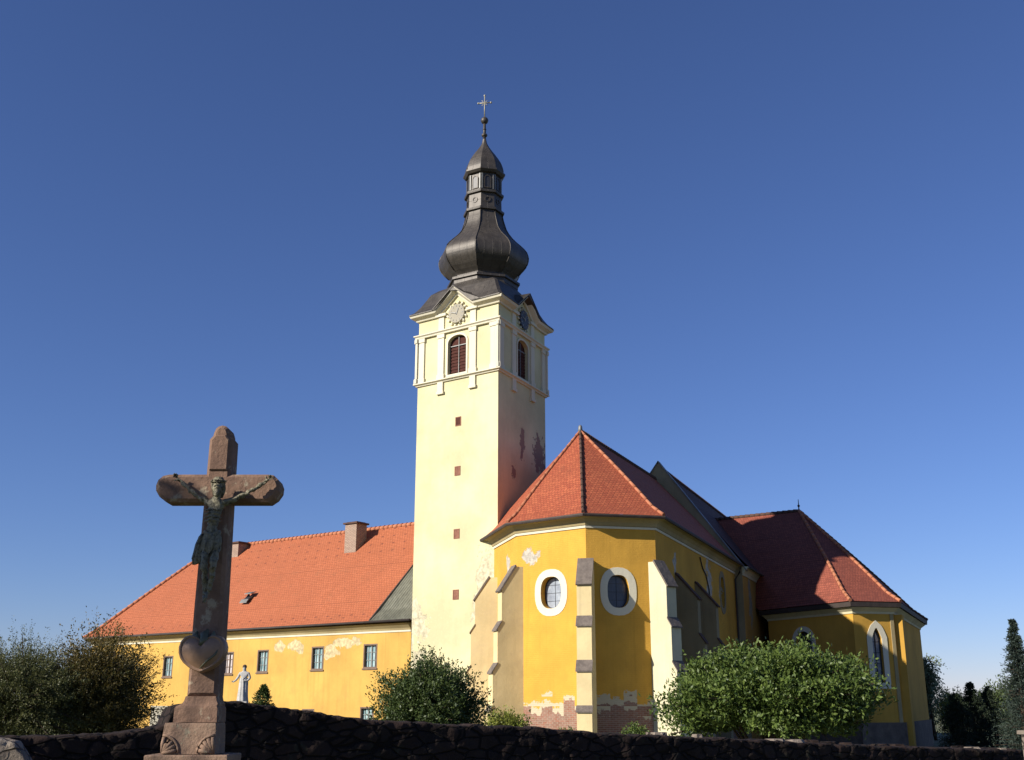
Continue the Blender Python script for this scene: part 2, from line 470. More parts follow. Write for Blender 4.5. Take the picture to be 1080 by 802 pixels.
def slab(mb, F, loop, o0, o1):
    mb.prism([F.p(u, z, o0) for u, z in loop], F.n * (o1 - o0))

def sweep(mb, pts, normals, profile, closed=False, cap=True):
    """profile [(off,up)], pts in 3D, normals[i] = outward horizontal normal of segment i"""
    n = len(pts); rows = []
    for i in range(n):
        if closed or 0 < i < n - 1: n1 = normals[(i - 1) % len(normals)]; n2 = normals[i % len(normals)]
        elif i == 0: n1 = n2 = normals[0]
        else: n1 = n2 = normals[-1]
        m = (n1 + n2).normalized(); off = m / max(.3, m.dot(n1))
        p = Vector(pts[i])
        d1 = (p - Vector(pts[i - 1])) if (closed or i > 0) else (Vector(pts[i + 1]) - p)
        d2 = (Vector(pts[(i + 1) % n]) - p) if (closed or i < n - 1) else d1
        u1 = n1.cross(d1.normalized()); u1 = u1 if u1.z > 0 else -u1
        u2 = n2.cross(d2.normalized()); u2 = u2 if u2.z > 0 else -u2
        um = (u1 + u2).normalized(); up = um / max(.4, um.dot(u1))
        if (n1 - n2).length > .01: up = Z
        rows.append([p + off * a + up * b for a, b in profile])
    if closed: rows.append(rows[0])
    mb.grid(rows)
    if cap and not closed: mb.face(rows[0]); mb.face(rows[-1][::-1])

def roof_face(mb, ea, eb, tb, ta, rows=10, flare=.16, thick=.12):
    """sheet from eave edge ea-eb up to ta-tb with a slight bellcast at the foot"""
    ea, eb, tb, ta = map(Vector, (ea, eb, tb, ta)); g_ = []
    for i in range(rows + 1):
        t = i / rows
        s_ = -flare * max(0, 1 - abs(t - .12) / .12) if t < .12 else -flare * max(0, 1 - (t - .12) / .55) ** 2
        if i == 0: s_ = 0
        a = ea.lerp(ta, t) + Z * s_; b = eb.lerp(tb, t) + Z * s_
        g_.append([a, a.lerp(b, .33), a.lerp(b, .66), b])
    mb.grid(g_)
def ridge_tiles(pts, mat, parent, r=.13, name='ridge_tiles', step=.38):
    mb = MB()
    for a, b in zip(pts, pts[1:]):
        a, b = Vector(a), Vector(b); L = (b - a).length; n = max(1, int(L / step))
        for i in range(n):
            p = a.lerp(b, i / n); q = a.lerp(b, (i + 1.08) / n)
            mb.tube([p + Z * .02, q - Z * .0], [r * 1.12, r * .9], 8)
    return mb.build(name, mat, parent)
def hipline(e, t, flare=.16, n=8):
    e, t = Vector(e), Vector(t); o = []
    for i in range(n + 1):
        k_ = i / n; s_ = 0 if i == 0 else -flare * max(0, 1 - (k_ - .12) / .55) ** 2 if k_ >= .12 else -flare
        o.append(e.lerp(t, k_) + Z * (s_ + .03))
    return o

BASE = -2.7
# =================================================================== BELL TOWER
tw = thing('bell_tower', 'tall pale cream bell tower with clock and dark onion dome and lantern', 'church tower', (-1.7, 62, BASE))
T0 = Vector((-.75, 57.5, 0)); TL = T0 + dirv(-54.35) * 5.72; TR = T0 + dirv(26) * 6.17; TB = TL + (TR - T0)
cor = [T0, TR, TB, TL]
TC = (T0 + TB) / 2
faces = [Face(cor[i], cor[(i + 1) % 4]) for i in range(4)]
for F in faces:
    mid = F.p(F.w / 2, 0); F.n = F.n if (mid - TC).dot(F.n) > 0 else -F.n
slots = {3: [(2.72, 15.06), (2.72, 12.28), (2.72, 8.85), (2.72, 5.64)]}
mb = MB(); beltop = 21.6
for i, F in enumerate(faces):
    wn = arch(.385 * F.w, .615 * F.w, 17.85, 20.12, .42)
    holes = [wn]
    if i == 3:   # lit face (runs from TL to T0): u measured from TL
        for s_, z in slots[3]: pass
    ped = [(F.w, beltop), (.74 * F.w, beltop), (.5 * F.w, 22.72), (.26 * F.w, beltop), (0, beltop)]
    wall_panel(mb, F, BASE, beltop, holes, .3, top=ped)
mb.build('wall', M['tower'], tw)
# trims
for i, F in enumerate(faces):
    W = F.w
    for a, b in ((-.03, .085), (.262, .338), (.662, .738), (.915, 1.03)):
        q = MB(); slab(q, F, rect(a * W, b * W, 17.68, 20.35), -.02, .085)
        slab(q, F, rect(a * W - .05, b * W + .05, 17.68, 17.95), -.02, .125)
        slab(q, F, rect(a * W - .05, b * W + .05, 20.12, 20.36), -.02, .13)
        q.build('pilaster', M['white'], tw)
        if .1 < a < .9:
            q = MB(); slab(q, F, rect(a * W + .02, b * W - .02, 16.95, 17.5), -.02, .1); slab(q, F, rect(a * W - .03, b * W + .03, 16.8, 16.96), -.02, .14)
            q.build('console', M['white'], tw)
            q = MB(); slab(q, F, rect(a * W + .02, b * W - .02, 20.62, 21.42), -.02, .085); q.build('entablature_block', M['white'], tw)
    q = MB(); ring(q, F, arch(.385 * W, .615 * W, 17.85, 20.12, .42), .11, .05); q.build('window_surround', M['white'], tw)
    wl = arch(.385 * W, .615 * W, 17.86, 20.11, .42)
    q = MB(); slab(q, F, wl, -.27, -.2)
    for z in np.arange(17.98, 19.5, .19): slab(q, F, rect(.39 * W, .496 * W, z, z + .09), -.2, -.165); slab(q, F, rect(.504 * W, .61 * W, z, z + .09), -.2, -.165)
    sh = q.build('window', M['lattice'], tw)
    q = MB(); slab(q, F, rect(.497 * W, .503 * W, 17.87, 20.05), -.2, -.13); slab(q, F, rect(.388 * W, .612 * W, 19.52, 19.57), -.2, -.132)
    q.build('glazing_bar', M['zinc'], sh)
    # clock
    cz, cr = 21.38, .56
    q = MB(); n = 32
    q.prism([F.p(.5 * W + cr * math.cos(2 * math.pi * j / n), cz + cr * math.sin(2 * math.pi * j / n), .03) for j in range(n)], F.n * .12)
    ck = q.build('clock_face', M['clocklight'] if i in (3,) else M['clock'], tw)  # sunlit clock pale, shaded ones dark: the light is put into the face colour
    for j in range(12):
        q = MB(); a = 2 * math.pi * j / 12; u = .5 * W + .44 * math.cos(a); z = cz + .44 * math.sin(a)
        slab(q, F, [(u - .05 * math.cos(a) - .018 * math.sin(a), z - .05 * math.sin(a) + .018 * math.cos(a)), (u - .05 * math.cos(a) + .018 * math.sin(a), z - .05 * math.sin(a) - .018 * math.cos(a)),
                    (u + .05 * math.cos(a) + .018 * math.sin(a), z + .05 * math.sin(a) - .018 * math.cos(a)), (u + .05 * math.cos(a) - .018 * math.sin(a), z + .05 * math.sin(a) + .018 * math.cos(a))], .15, .17); q.build('hour_mark', M['zinc'] if i == 3 else M['gold'], ck)
    q = MB(); slab(q, F, [(.5 * W - .02, cz - .08), (.5 * W + .03, cz - .08), (.5 * W + .16, cz + .26), (.5 * W + .12, cz + .28)], .151, .18); q.build('clock_hand', M['zinc'] if i == 3 else M['gold'], ck); q = MB()
    slab(q, F, [(.5 * W - .03, cz - .02), (.5 * W - .02, cz + .03), (.5 * W - .40, cz + .12), (.5 * W - .41, cz + .09)], .181, .2)
    q.build('clock_hand', M['zinc'] if i == 3 else M['gold'], ck)
    q = MB(); rnd = random.Random(i)
    for j in range(14):        # scrolled stucco wreath round the clock
        a = 2 * math.pi * j / 14; r0 = .62
        c0 = F.p(.5 * W + r0 * math.cos(a), cz + r0 * math.sin(a), .06)
        q.tube([c0 + F.t * (.1 * math.cos(a + t_)) + Z * (.1 * math.sin(a + t_)) for t_ in (0, 1.2, 2.4, 3.6)], [.07, .06, .05, .03], 6)
    q.build('clock_wreath', M['white'], tw)
nrm = [F.n for F in faces]
q = MB(); sweep(q, [V3(c, 17.5) for c in cor], nrm, [(-.02, 0), (.09, 0), (.12, .06), (.22, .1), (.22, .16), (-.02, .2)], True); q.build('sill_cornice', M['white'], tw)
q = MB(); sweep(q, [V3(c, 20.36) for c in cor], nrm, [(-.02, 0), (.15, 0), (.17, .08), (.25, .14), (.25, .2), (-.02, .24)], True); q.build('band_cornice', M['white'], tw)
path, pn = [], []
for F in faces:
    W = F.w
    for u, z in ((0, 21.42), (.27 * W, 21.42), (.5 * W, 22.5), (.73 * W, 21.42)):
        path.append(F.p(u, z)); pn.append(F.n)
q = MB(); sweep(q, path, pn, [(-.02, 0), (.12, 0), (.16, .08), (.34, .17), (.4, .2), (.46, .32), (-.02, .34)], True); q.build('eave_cornice', M['white'], tw)
for F in faces:
    W = F.w
    for a, b in ((.24, .37), (.63, .76)):
        q = MB(); slab(q, F, rect(a * W, b * W, 21.40, 21.56), -.02, .2); q.build('cornice_return', M['white'], tw)
# skirt roof
def octo(r, z, ph=188.3): return [TC + dirv(ph + 45 * i_) * r + Z * z for i_ in range(8)]
cang = sorted([(math.degrees(math.atan2((c - TC).x, (c - TC).y)) % 360, c) for c in cor], key=lambda a_: a_[0])
def ring16(scale, z, t, ro):
    pts = []
    for i_ in range(128):
        az_ = 188.3 + i_ * 360 / 128
        d = dirv(az_)
        # square radius in this direction
        best = 1e9
        for F in faces:
            dn = d.dot(F.n)
            if dn > 1e-4:
                v_ = ((F.a - TC).dot(F.n) + .5) / dn
                if v_ < best: best = v_; bF = F
        rs = best * scale
        k_ = R(((az_ - 188.3) % 45) - 22.5)
        roc = ro * math.cos(R(22.5)) / math.cos(k_)
        u_ = (TC + d * best - bF.a).dot(bF.t) / bF.w if scale > .7 else 9
        zp = 22.88 - abs(u_ - .5) * (22.88 - 21.70) / .24 if abs(u_ - .5) < .26 else 0
        pts.append(TC + d * (rs * (1 - t) + roc * t) + Z * max(z, zp))
    return pts
rows = [ring16(1.0, 21.74, 0, 0), ring16(1.0, 21.8, 0, 0), ring16(.93, 21.98, 0, 0), ring16(.86, 22.3, 0, 0), ring16(.80, 22.75, .05, 2.4), ring16(.74, 23.2, .1, 2.4), ring16(.66, 23.5, .25, 2.3), ring16(.56, 23.7, .6, 2.2), ring16(.5, 23.9, 1, 2.05)]
q = MB(); q.grid(rows, closed=True); q.face(rows[0])
q.build('skirt_roof', M['dome'], tw)
for F in faces:
    W = F.w; q = MB()
    A = [(.235 * W, 21.73), (.5 * W, 22.905), (.765 * W, 21.73)]
    B = [(.235 * W, 21.79), (.5 * W, 22.97), (.765 * W, 21.79)]
    for i_ in range(2):
        a, b, c, d = A[i_], A[i_ + 1], B[i_ + 1], B[i_]
        q.prism([F.p(*a, .52), F.p(*b, .52), F.p(*c, .52), F.p(*d, .52)], -F.n * 2.0)
    q.build('pediment_roof', M['dome'], tw)
# onion and lantern, octagonal
def octloft(mb, prof, sub=6):
    zs = [p[0] for p in prof]; rs = [p[1] for p in prof]; rows = []
    for i_ in range(len(prof) - 1):
        for k_ in range(sub):
            t = k_ / sub
            p0 = rs[max(i_ - 1, 0)]; p1 = rs[i_]; p2 = rs[i_ + 1]; p3 = rs[min(i_ + 2, len(rs) - 1)]
            r = .5 * ((2 * p1) + (-p0 + p2) * t + (2 * p0 - 5 * p1 + 4 * p2 - p3) * t * t + (-p0 + 3 * p1 - 3 * p2 + p3) * t ** 3)
            rows.append(octo(r, zs[i_] + (zs[i_ + 1] - zs[i_]) * t))
    rows.append(octo(rs[-1], zs[-1]))
    mb.grid(rows, closed=True); mb.face(rows[0]); mb.face(rows[-1])
def octsteps(mb, prof):
    rows = [octo(r, z) for z, r in prof]; mb.grid(rows, closed=True); mb.face(rows[0]); mb.face(rows[-1])
q = MB(); octsteps(q, [(23.8, 2.1), (24.02, 2.1), (24.06, 2.22), (24.2, 2.22), (24.24, 1.9), (24.5, 1.84)]); q.build('collar', M['dome'], tw)
q = MB(); octloft(q, [(24.4, 1.86), (24.65, 2.1), (24.95, 2.4), (25.35, 2.66), (25.75, 2.73), (26.15, 2.62), (26.6, 2.24), (27.1, 1.75), (27.7, 1.38), (28.3, 1.2), (28.75, 1.12)])
on = q.build('onion_dome', M['dome'], tw)
q = MB()
for i_ in range(8):
    q = MB(); pts = [TC + dirv(188.3 + 45 * i_) * (r + .015) + Z * z for z, r in [(24.65, 2.1), (24.95, 2.4), (25.15, 2.56), (25.35, 2.66), (25.55, 2.71), (25.75, 2.73), (25.95, 2.69), (26.15, 2.62), (26.38, 2.45), (26.6, 2.24), (26.85, 1.98), (27.1, 1.75), (27.4, 1.54), (27.7, 1.38), (28.3, 1.2), (28.72, 1.12)]]
    q.tube(pts, .03, 5); q.build('seam', M['dome'], on)
q = MB(); octsteps(q, [(28.7, 1.1), (28.72, 1.26), (28.85, 1.28), (28.9, 1.1), (29.82, 1.08), (29.86, 1.22), (30.0, 1.24), (30.04, 1.06), (31.15, 1.04), (31.2, 1.2), (31.34, 1.32), (31.44, 1.32), (31.46, 1.1)])
ln = q.build('lantern', M['dome'], tw)
for i_ in range(8):
    a, b = octo(1.065, 0)[i_], octo(1.065, 0)[(i_ + 1) % 8]
    F = Face(a, b); F.n = F.n if (F.p(.1, 0) - TC).dot(F.n) > 0 else -F.n; W = F.w
    q = MB(); slab(q, F, arch(.3 * W, .7 * W, 30.2, 30.95), -.02, .02); o = q.build('louvre_window', M['clock'], ln)
    q = MB(); ring(q, F, arch(.3 * W, .7 * W, 30.2, 30.95), .05, .05); q.build('window_frame', M['dome'], o)
    q = MB(); ring(q, F, oval(.5 * W, 29.4, .13, .13, 16, 2), .06, .06); q.build('rosette', M['dome'], ln)
    q = MB(); slab(q, F, rect(.03, .1, 30.1, 31.1), -.02, .05); q.build('lantern_pilaster', M['zinc'], ln); q = MB(); slab(q, F, rect(W - .1, W - .03, 30.1, 31.1), -.02, .05); q.build('lantern_pilaster', M['zinc'], ln)
q = MB(); octloft(q, [(31.44, 1.22), (31.75, 1.2), (32.2, 1.06), (32.55, .86), (32.85, .66), (33.15, .45), (33.4, .29), (33.65, .17), (33.95, .11)], 4); q.build('cupola', M['dome'], tw)
def ball(mb, c, r, n=12, sq=1.0):
    rows = []
    for i_ in range(1, n):
        a = math.pi * i_ / n
        rows.append([Vector(c) + Vector((r * math.sin(a) * math.cos(2 * math.pi * j / n), r * math.sin(a) * math.sin(2 * math.pi * j / n), -r * sq * math.cos(a))) for j in range(n)])
    mb.grid(rows, closed=True, smooth=True); mb.face(rows[0]); mb.face(rows[-1])
q = MB(); q.tube([TC + Z * 33.8, TC + Z * 35.3], [.1, .08], 8); ball(q, TC + Z * 34.22, .19, sq=.7); ball(q, TC + Z * 34.62, .12, sq=.6); ball(q, TC + Z * 35.25, .24); fi = q.build('finial', M['dome'], tw)
q = MB(); tt = dirv(98)
q.tube([TC + Z * 35.4, TC + Z * 37.0], .042, 6); q.tube([TC - tt * .36 + Z * 36.5, TC + tt * .36 + Z * 36.5], .038, 6)
for p_ in (TC + Z * 37.02, TC - tt * .4 + Z * 36.5, TC + tt * .4 + Z * 36.5): ball(q, p_, .07, 8)
for s1 in (-1, 1):
    for s2 in (-1, 1): q.tube([TC + tt * s1 * .04 + Z * (36.5 + s2 * .04), TC + tt * s1 * .19 + Z * (36.5 + s2 * .19)], .02, 5)
q.build('cross', M['gold'], tw)

# slot window fillings
F = faces[3]
for s_, z in slots[3]:
    q = MB(); ring(q, F, rect(F.w - s_ - .15, F.w - s_ + .15, z - .21, z + .21), .05, .02, -.02); sw_ = q.build('slit_window', M['brickred'], tw); q = MB(); slab(q, F, rect(F.w - s_ - .15, F.w - s_ + .15, z - .21, z + .21), -.02, .008); q.build('shutter', M['lattice'] if z > 13 else M['brickred'], sw_)

# =================================================================== CHANCEL
ch = thing('chancel', 'yellow polygonal chancel with stepped buttresses, oval windows and red tiled hipped roof', 'church chancel', (4, 55, BASE))
D = dirv(21.8)
W00 = Vector((-1.2, 58.7, 0)); W0 = Vector((.23, 53.1, 0)); W1 = Vector((3.37, 50.5, 0)); W2 = Vector((6.63, 51.2, 0)); W3 = W2 + D * 19.2
plan = [W00, W0, W1, W2, W3]
cf = [Face(plan[i], plan[i + 1]) for i in range(4)]
cc = Vector((4, 57, 0))
for F in cf: F.n = F.n if (F.p(F.w / 2, 0) - cc).dot(F.n) > 0 else -F.n
def u_of(F, s_from_b): return F.w - s_from_b
ovB = (cf[1].w - 2.03, 5.04, .60, .73); ovC = (1.49, 5.0, .52, .74); ovD = (15.2, 6.35, .55, .9)
mb = MB(); holes = {1: [oval(*ovB)], 2: [oval(*ovC)], 3: [oval(*ovD)]}
for i, F in enumerate(cf): wall_panel(mb, F, BASE, 8.1, holes.get(i, []), .38)
mb.build('wall', M['chancel'], ch)
for i, ov, gm_ in ((1, ovB, 'glassgrey'), (2, ovC, 'glassdark'), (3, ovD, 'glassdark')):
    F = cf[i]
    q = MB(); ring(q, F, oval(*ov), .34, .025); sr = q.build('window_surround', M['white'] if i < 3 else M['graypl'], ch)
    q = MB(); slab(q, F, oval(*ov), -.36, -.33); wd = q.build('oval_window', M[gm_], ch)
    q = MB(); ring(q, F, grow(oval(*ov), -.05), .05, -.30, -.34)
    for k_ in range(1, 4): slab(q, F, rect(ov[0] - ov[2] * .9, ov[0] + ov[2] * .9, ov[1] - ov[3] + k_ * ov[3] / 2 - .008, ov[1] - ov[3] + k_ * ov[3] / 2 + .008), -.33, -.315)
    slab(q, F, rect(ov[0] - .008, ov[0] + .008, ov[1] - ov[3] * .98, ov[1] + ov[3] * .98), -.33, -.312)
    q.build('window_frame', M['clock'], wd)
q = MB(); sweep(q, [V3(p_, 7.84) for p_ in plan], [F.n for F in cf], [(-.02, 0), (.05, 0), (.07, .1), (-.02, .12)])
q.build('white_band', M['white'], ch)
q = MB(); sweep(q, [V3(p_, 7.84) for p_ in plan], [F.n for F in cf], [(-.02, .12), (.09, .12), (.15, .28), (.29, .43), (.46, .5), (.5, .5), (.5, .54), (-.02, .56)])
q.build('cornice', M['tan'], ch)
def offs(pts, fs, d):
    o = []
    for i_, p_ in enumerate(pts):
        n1 = fs[max(i_ - 1, 0)].n; n2 = fs[min(i_, len(fs) - 1)].n
        m = (n1 + n2).normalized(); o.append(p_ + m * d / m.dot(n1))
    return o
ep = offs(plan, cf, .52)
EZ = 8.44
apex = Vector((3.58, 56.3, 13.8)); rend = Vector((9.3, 70.6, 14.12))
E_ = [V3(p_, EZ) for p_ in ep]
mb = MB()
roof_face(mb, E_[0], E_[1], apex, apex); roof_face(mb, E_[1], E_[2], apex, apex); roof_face(mb, E_[2], E_[3], apex, apex)
E4 = E_[3] + D * 19.6
roof_face(mb, E_[3], E4, rend, apex)
EL = E_[0] + D * 13.5
roof_face(mb, EL, E_[0], apex, rend)
mb.build('roof', M['red'], ch)
q = MB(); sweep(q, [e + Z * -.1 for e in E_[:4]] + [E4 - Z * .1], [F.n for F in cf], [(-.02, 0), (.0, -.05), (.07, -.05), (.1, .02), (.09, .08), (-.02, .06)]); q.build('gutter', M['gutter'], ch)
for i_ in (1, 2, 3): ridge_tiles(hipline(E_[i_], apex), M['ridge'] if i_ != 2 else M['ridgedark'], ch, .075, 'hip_tiles')
ridge_tiles([apex, rend], M['ridgedark'], ch, .12)
q = MB(); q.tube([apex - Z * .1, apex + Z * .25], [.14, .1], 8); ball(q, apex + Z * .25, .1, 8); q.build('hip_cap', M['zinc'], ch)
def buttress(parent, base, az, wd, steps, zb=BASE, mat=None, capmat=None, ledge=.07):
    """steps: list of (z_top_inner, z_top_outer, d_in, depth) from the top down"""
    n = dirv(az); t = Vector((n.y, -n.x, 0)); base = Vector((base[0], base[1], 0)) - n * .25
    body = MB(); prof = []
    z_in, z_out, d0, d1 = steps[0]
    prof = [(0, zb), (0, z_in), (d0 + .25, z_in), (d1 + .25, z_out)]
    for (zi, zo, a, b) in steps[1:]: prof += [(a + .25, zi), (b + .25, zo)]
    prof += [(steps[-1][3] + .25, zb)]
    body.prism([base + n * u + Z * z - t * wd / 2 for u, z in prof], t * wd)
    b_ = body.build('buttress', mat or M['buttress'], parent)
    for (zi, zo, a, b) in steps:
        cap = MB(); u0, u1 = a + .25, b + .25
        sl = (zo - zi) / (u1 - u0)
        pr = [(u0 - .0, zi + .004), (u1 + ledge, zo + sl * ledge + .004), (u1 + ledge, zo + sl * ledge + .075), (u0, zi + .085)]
        if zi - zo > .5: pr = [(u0, zi + .005), (u1 + ledge, zo + sl * ledge + .005), (u1 + ledge + .05, zo + sl * ledge + .06), (u0 + .05, zi + .09)]
        cap.prism([base + n * u + Z * z - t * (wd / 2 + .035) for u, z in pr], t * (wd + .07))
        cap.build('coping', capmat or M['stonecap'], b_)
    return b_
st = [(6.35, 5.25, .12, .85), (3.75, 3.45, .85, 1.05), (1.85, 1.52, 1.05, 1.28), (-.05, -.18, 1.28, 1.38)]
buttress(ch, W1, 192, .66, st)
buttress(ch, W2, 139, .66, st, mat=M['cream'])
buttress(ch, W0, 252, .66, st)
buttress(ch, Vector((-.80, 57.25, 0)), 274, .66, [(6.3, 5.2, .3, 1.05), (3.9, 3.6, 1.05, 1.25), (1.9, 1.6, 1.25, 1.45), (-.05, -.18, 1.45, 1.55)])
std = [(6.2, 5.0, .0, 1.05), (3.3, 2.95, 1.05, 1.3), (1.5, 1.2, 1.3, 1.5)]
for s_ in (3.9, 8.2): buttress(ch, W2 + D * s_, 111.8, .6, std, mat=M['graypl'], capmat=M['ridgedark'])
# drainpipe and cable on the shaded side
F = cf[3]
q = MB(); q.tube([F.p(18.9, 8.2, .45), F.p(18.9, 7.9, .4), F.p(18.9, 7.5, .1), F.p(18.9, 2, .1), F.p(18.9, BASE, .1)], .06, 8); q.build('drainpipe', M['gutter'], ch)
q = MB(); q.tube([F.p(9.3, 7.7, .05), F.p(9.8, 7.2, .05), F.p(10.6, 6.9, .05), F.p(11.2, 6.2, .05), F.p(11.4, 5.4, .05), F.p(11.9, 4.9, .05)], .035, 5); q.build('cable', M['gutter'], ch)

# =================================================================== NAVE
nv = thing('nave', 'higher nave behind the chancel with dark tiled roof and raised gable parapet', 'church nave', (16, 85, BASE))
GA = Vector((9.53, 70.69, 0)); P = dirv(111.8)
N1 = GA + P * 5.04; N1L = GA - P * 5.04
mb = MB()
Fg = Face(N1L, N1); Fg.n = -D
gtop = [(10.08, 8.35), (5.04, 15.25), (0, 8.35)]
wall_panel(mb, Fg, BASE, 8.35, [], top=gtop)
Fb = Face(N1L + D * .45, N1 + D * .45); wall_panel(mb, Fb, BASE, 8.35, [], top=gtop)
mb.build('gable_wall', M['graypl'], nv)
mb = MB()
Fs = Face(N1, N1 + D * 34); Fs.n = P; wall_panel(mb, Fs, BASE, 8.35)
Fl = Face(N1L, N1L + D * 34); Fl.n = -P; wall_panel(mb, Fl, BASE, 8.35)
Fe = Face(N1L + D * 34, N1 + D * 34); Fe.n = D; wall_panel(mb, Fe, BASE, 8.35, [], top=[(10.08, 8.35), (5.04, 14.9), (0, 8.35)])
mb.build('wall', M['nave'], nv)
q = MB()
for sg in (1, -1):
    a = GA + P * (5.3 * sg) + Z * 8.02; b = GA + Z * 15.27
    q.prism([a - D * .06, a + D * .52, a + D * .52 + Z * .1, a - D * .06 + Z * .1], b - a)
q.build('gable_coping', M['zinc'], nv)
mb = MB(); g0 = GA + D * .4
for sg in (1, -1):
    ea = g0 + P * (5.5 * sg) + Z * 8.2; eb = ea + D * 34
    roof_face(mb, ea, eb, g0 + D * 34 + Z * 14.95, g0 + Z * 14.95, flare=.1)
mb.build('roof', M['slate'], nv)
ridge_tiles([g0 + Z * 14.98, g0 + D * 34 + Z * 14.98], M['ridgedark'], nv, .12)
q = MB(); sweep(q, [V3(N1, 7.75), V3(N1 + D * 34, 7.75)], [P], [(-.02, 0), (.06, 0), (.1, .15), (.3, .4), (.38, .52), (-.02, .56)]); q.build('cornice', M['cream'], nv)
q = MB(); q.tube([Fs.p(0, 8.18, .52), Fs.p(20, 8.18, .52)], .07, 6); q.build('gutter', M['gutter'], nv)
q = MB(); q.tube([Fs.p(7.2, 8.15, .5), Fs.p(7.2, 7.9, .45), Fs.p(7.0, 7.5, .12), Fs.p(7.0, BASE, .12)], .07, 8); q.build('drainpipe', M['gutter'], nv)

# =================================================================== SIDE CHAPEL
sc = thing('side_chapel', 'low yellow polygonal chapel with steep shaded red brown roof beyond the chancel', 'church chapel', (24, 80, BASE))
K1 = Vector((20.0, 66.12, 0)); K2 = K1 + dirv(77) * 2.65; K0 = Vector((16.42, 72.35, 0)); K00 = Vector((18.9, 80.5, 0)); K3 = K2 + dirv(25) * 15.6; K4 = K3 + dirv(-25) * 5; K5 = K4 + dirv(-68) * 12
kp = [K00, K0, K1, K2, K3, K4, K5]; kc = Vector((22.5, 76, 0))
kf = [Face(kp[i], kp[i + 1]) for i in range(6)]
for F in kf: F.n = F.n if (F.p(F.w / 2, 0) - kc).dot(F.n) > 0 else -F.n
KW = 5.27
w1 = arch(2.35, 3.75, 1.6, 4.42, n=12, pointed=False); w2 = arch(1.1, 1.74, 1.3, 4.42, rise=.6, n=12, pointed=True)
mb = MB()
for i, F in enumerate(kf): wall_panel(mb, F, BASE, KW + .1, [w1] if i == 1 else [w2] if i == 2 else [], .32)
mb.build('wall', M['chapel'], sc)
for F, lp, sw in ((kf[1], w1, .3), (kf[2], w2, .33)):
    q = MB(); ring(q, F, lp, sw, .04); q.build('window_surround', M['white'], sc)
    q = MB(); slab(q, F, lp, -.3, -.26); wd = q.build('arched_window', M['glassgrey'] if lp is w2 else M['glassdark'], sc)
    us = [a for a, b in lp]; zs = [b for a, b in lp]; cu = (min(us) + max(us)) / 2
    q = MB(); ring(q, F, grow(lp, -.07), .07, -.2, -.27); slab(q, F, rect(cu - .03, cu + .03, min(zs) + .02, max(zs) - .08), -.26, -.21)
    for z in np.arange(min(zs) + .45, max(zs) - .5, .62): slab(q, F, rect(min(us) + .02, max(us) - .02, z, z + .03), -.259, -.22)
    q.build('window_frame', M['clock'], wd)
q = MB(); sweep(q, [V3(p_, KW - .05) for p_ in kp], [F.n for F in kf], [(-.02, 0), (.05, 0), (.08, .12), (.25, .25), (.38, .35), (-.02, .37)]); q.build('cornice', M['cream'], sc)
ke = offs(kp, kf, .52); KZ = 5.68
q = MB(); sweep(q, [V3(p_, KW + .32) for p_ in kp], [F.n for F in kf], [(.3, 0), (.5, 0), (.53, .26), (.49, .26), (.47, .04), (.3, .04)]); q.build('fascia', M['gutter'], sc)
kap = Vector((19.62, 75.0, 12.8)); kleft = Vector((12.9, 79.9, 12.8))
KE = [V3(p_, KZ + .22) for p_ in ke]; mb = MB()
roof_face(mb, KE[0], KE[1], kleft, kleft, 6, .1); roof_face(mb, KE[1], KE[2], kap, kleft, 14, .22); roof_face(mb, KE[2], KE[3], kap, kap, 14, .22); roof_face(mb, KE[3], KE[4], kap, kap, 14, .22)
roof_face(mb, KE[4], KE[5], kap, kap, 10, .2); roof_face(mb, KE[5], KE[6], kleft, kap, 10, .2)
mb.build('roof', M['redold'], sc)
for i_ in (2, 3, 4): ridge_tiles(hipline(KE[i_], kap, .22), M['ridge'] if i_ < 4 else M['ridgedark'], sc, .1, 'hip_tiles')
ridge_tiles([kleft, kap], M['ridgedark'], sc, .12)
q = MB(); q.tube([kap, kap + Z * .8], [.05, .02], 6); ball(q, kap + Z * .35, .09, 8); q.build('finial', M['gutter'], sc)
q = MB()
for i_, F in enumerate(kf[1:4]):
    q.prism([F.p(-.12, BASE, .14), F.p(F.w + .12, BASE, .14), F.p(F.w + .12, BASE, -.05), F.p(-.12, BASE, -.05)], Z * (-.9 - BASE))
q.build('plinth', M['plinth'], sc)
q = MB(); F = kf[2]; slab(q, F, rect(F.w - .26, F.w - .04, BASE, KW - .06), -.02, .05); q.build('corner_strip', M['tan'], sc)
q = MB(); F = kf[3]; slab(q, F, rect(.25, 1.3, BASE, KW - .06), -.02, .45); q.build('buttress', M['chapel'], sc)

# =================================================================== LONG WING
wg = thing('monastery_wing', 'long low yellow building with orange tiled hipped roof left of the tower', 'monastery building', (-18, 72, BASE))
WA = Vector((-5.48, 61.5, 0)); wd_ = dirv(-54.3); wb = Vector((.5835, .8121, 0)); WL = 28.9
Fw = Face(WA, WA + wd_ * WL); Fw.n = -wb
EW = 4.47
ups = [(2.95, 2.02, 3.32, 1.02), (7.05, 2.0, 3.3, .98), (11.65, 1.94, 3.24, .95), (14.75, 1.88, 3.2, .95), (20.55, 1.8, 3.1, .95)]
lows = [(3.05, -1.25, -.05, 1.0), (7.6, -1.35, -.16, .95)]
holes = [rect(u - w_ / 2, u + w_ / 2, a, b) for u, a, b, w_ in ups + lows]
mb = MB(); wall_panel(mb, Fw, BASE, EW - .05, holes, .22)
Fw2 = Face(WA + wd_ * WL, WA + wd_ * WL + wb * 13); Fw2.n = wd_; wall_panel(mb, Fw2, BASE, EW - .05)
Fw3 = Face(WA + wb * 13, WA + wd_ * WL + wb * 13); Fw3.n = wb; wall_panel(mb, Fw3, BASE, EW - .05)
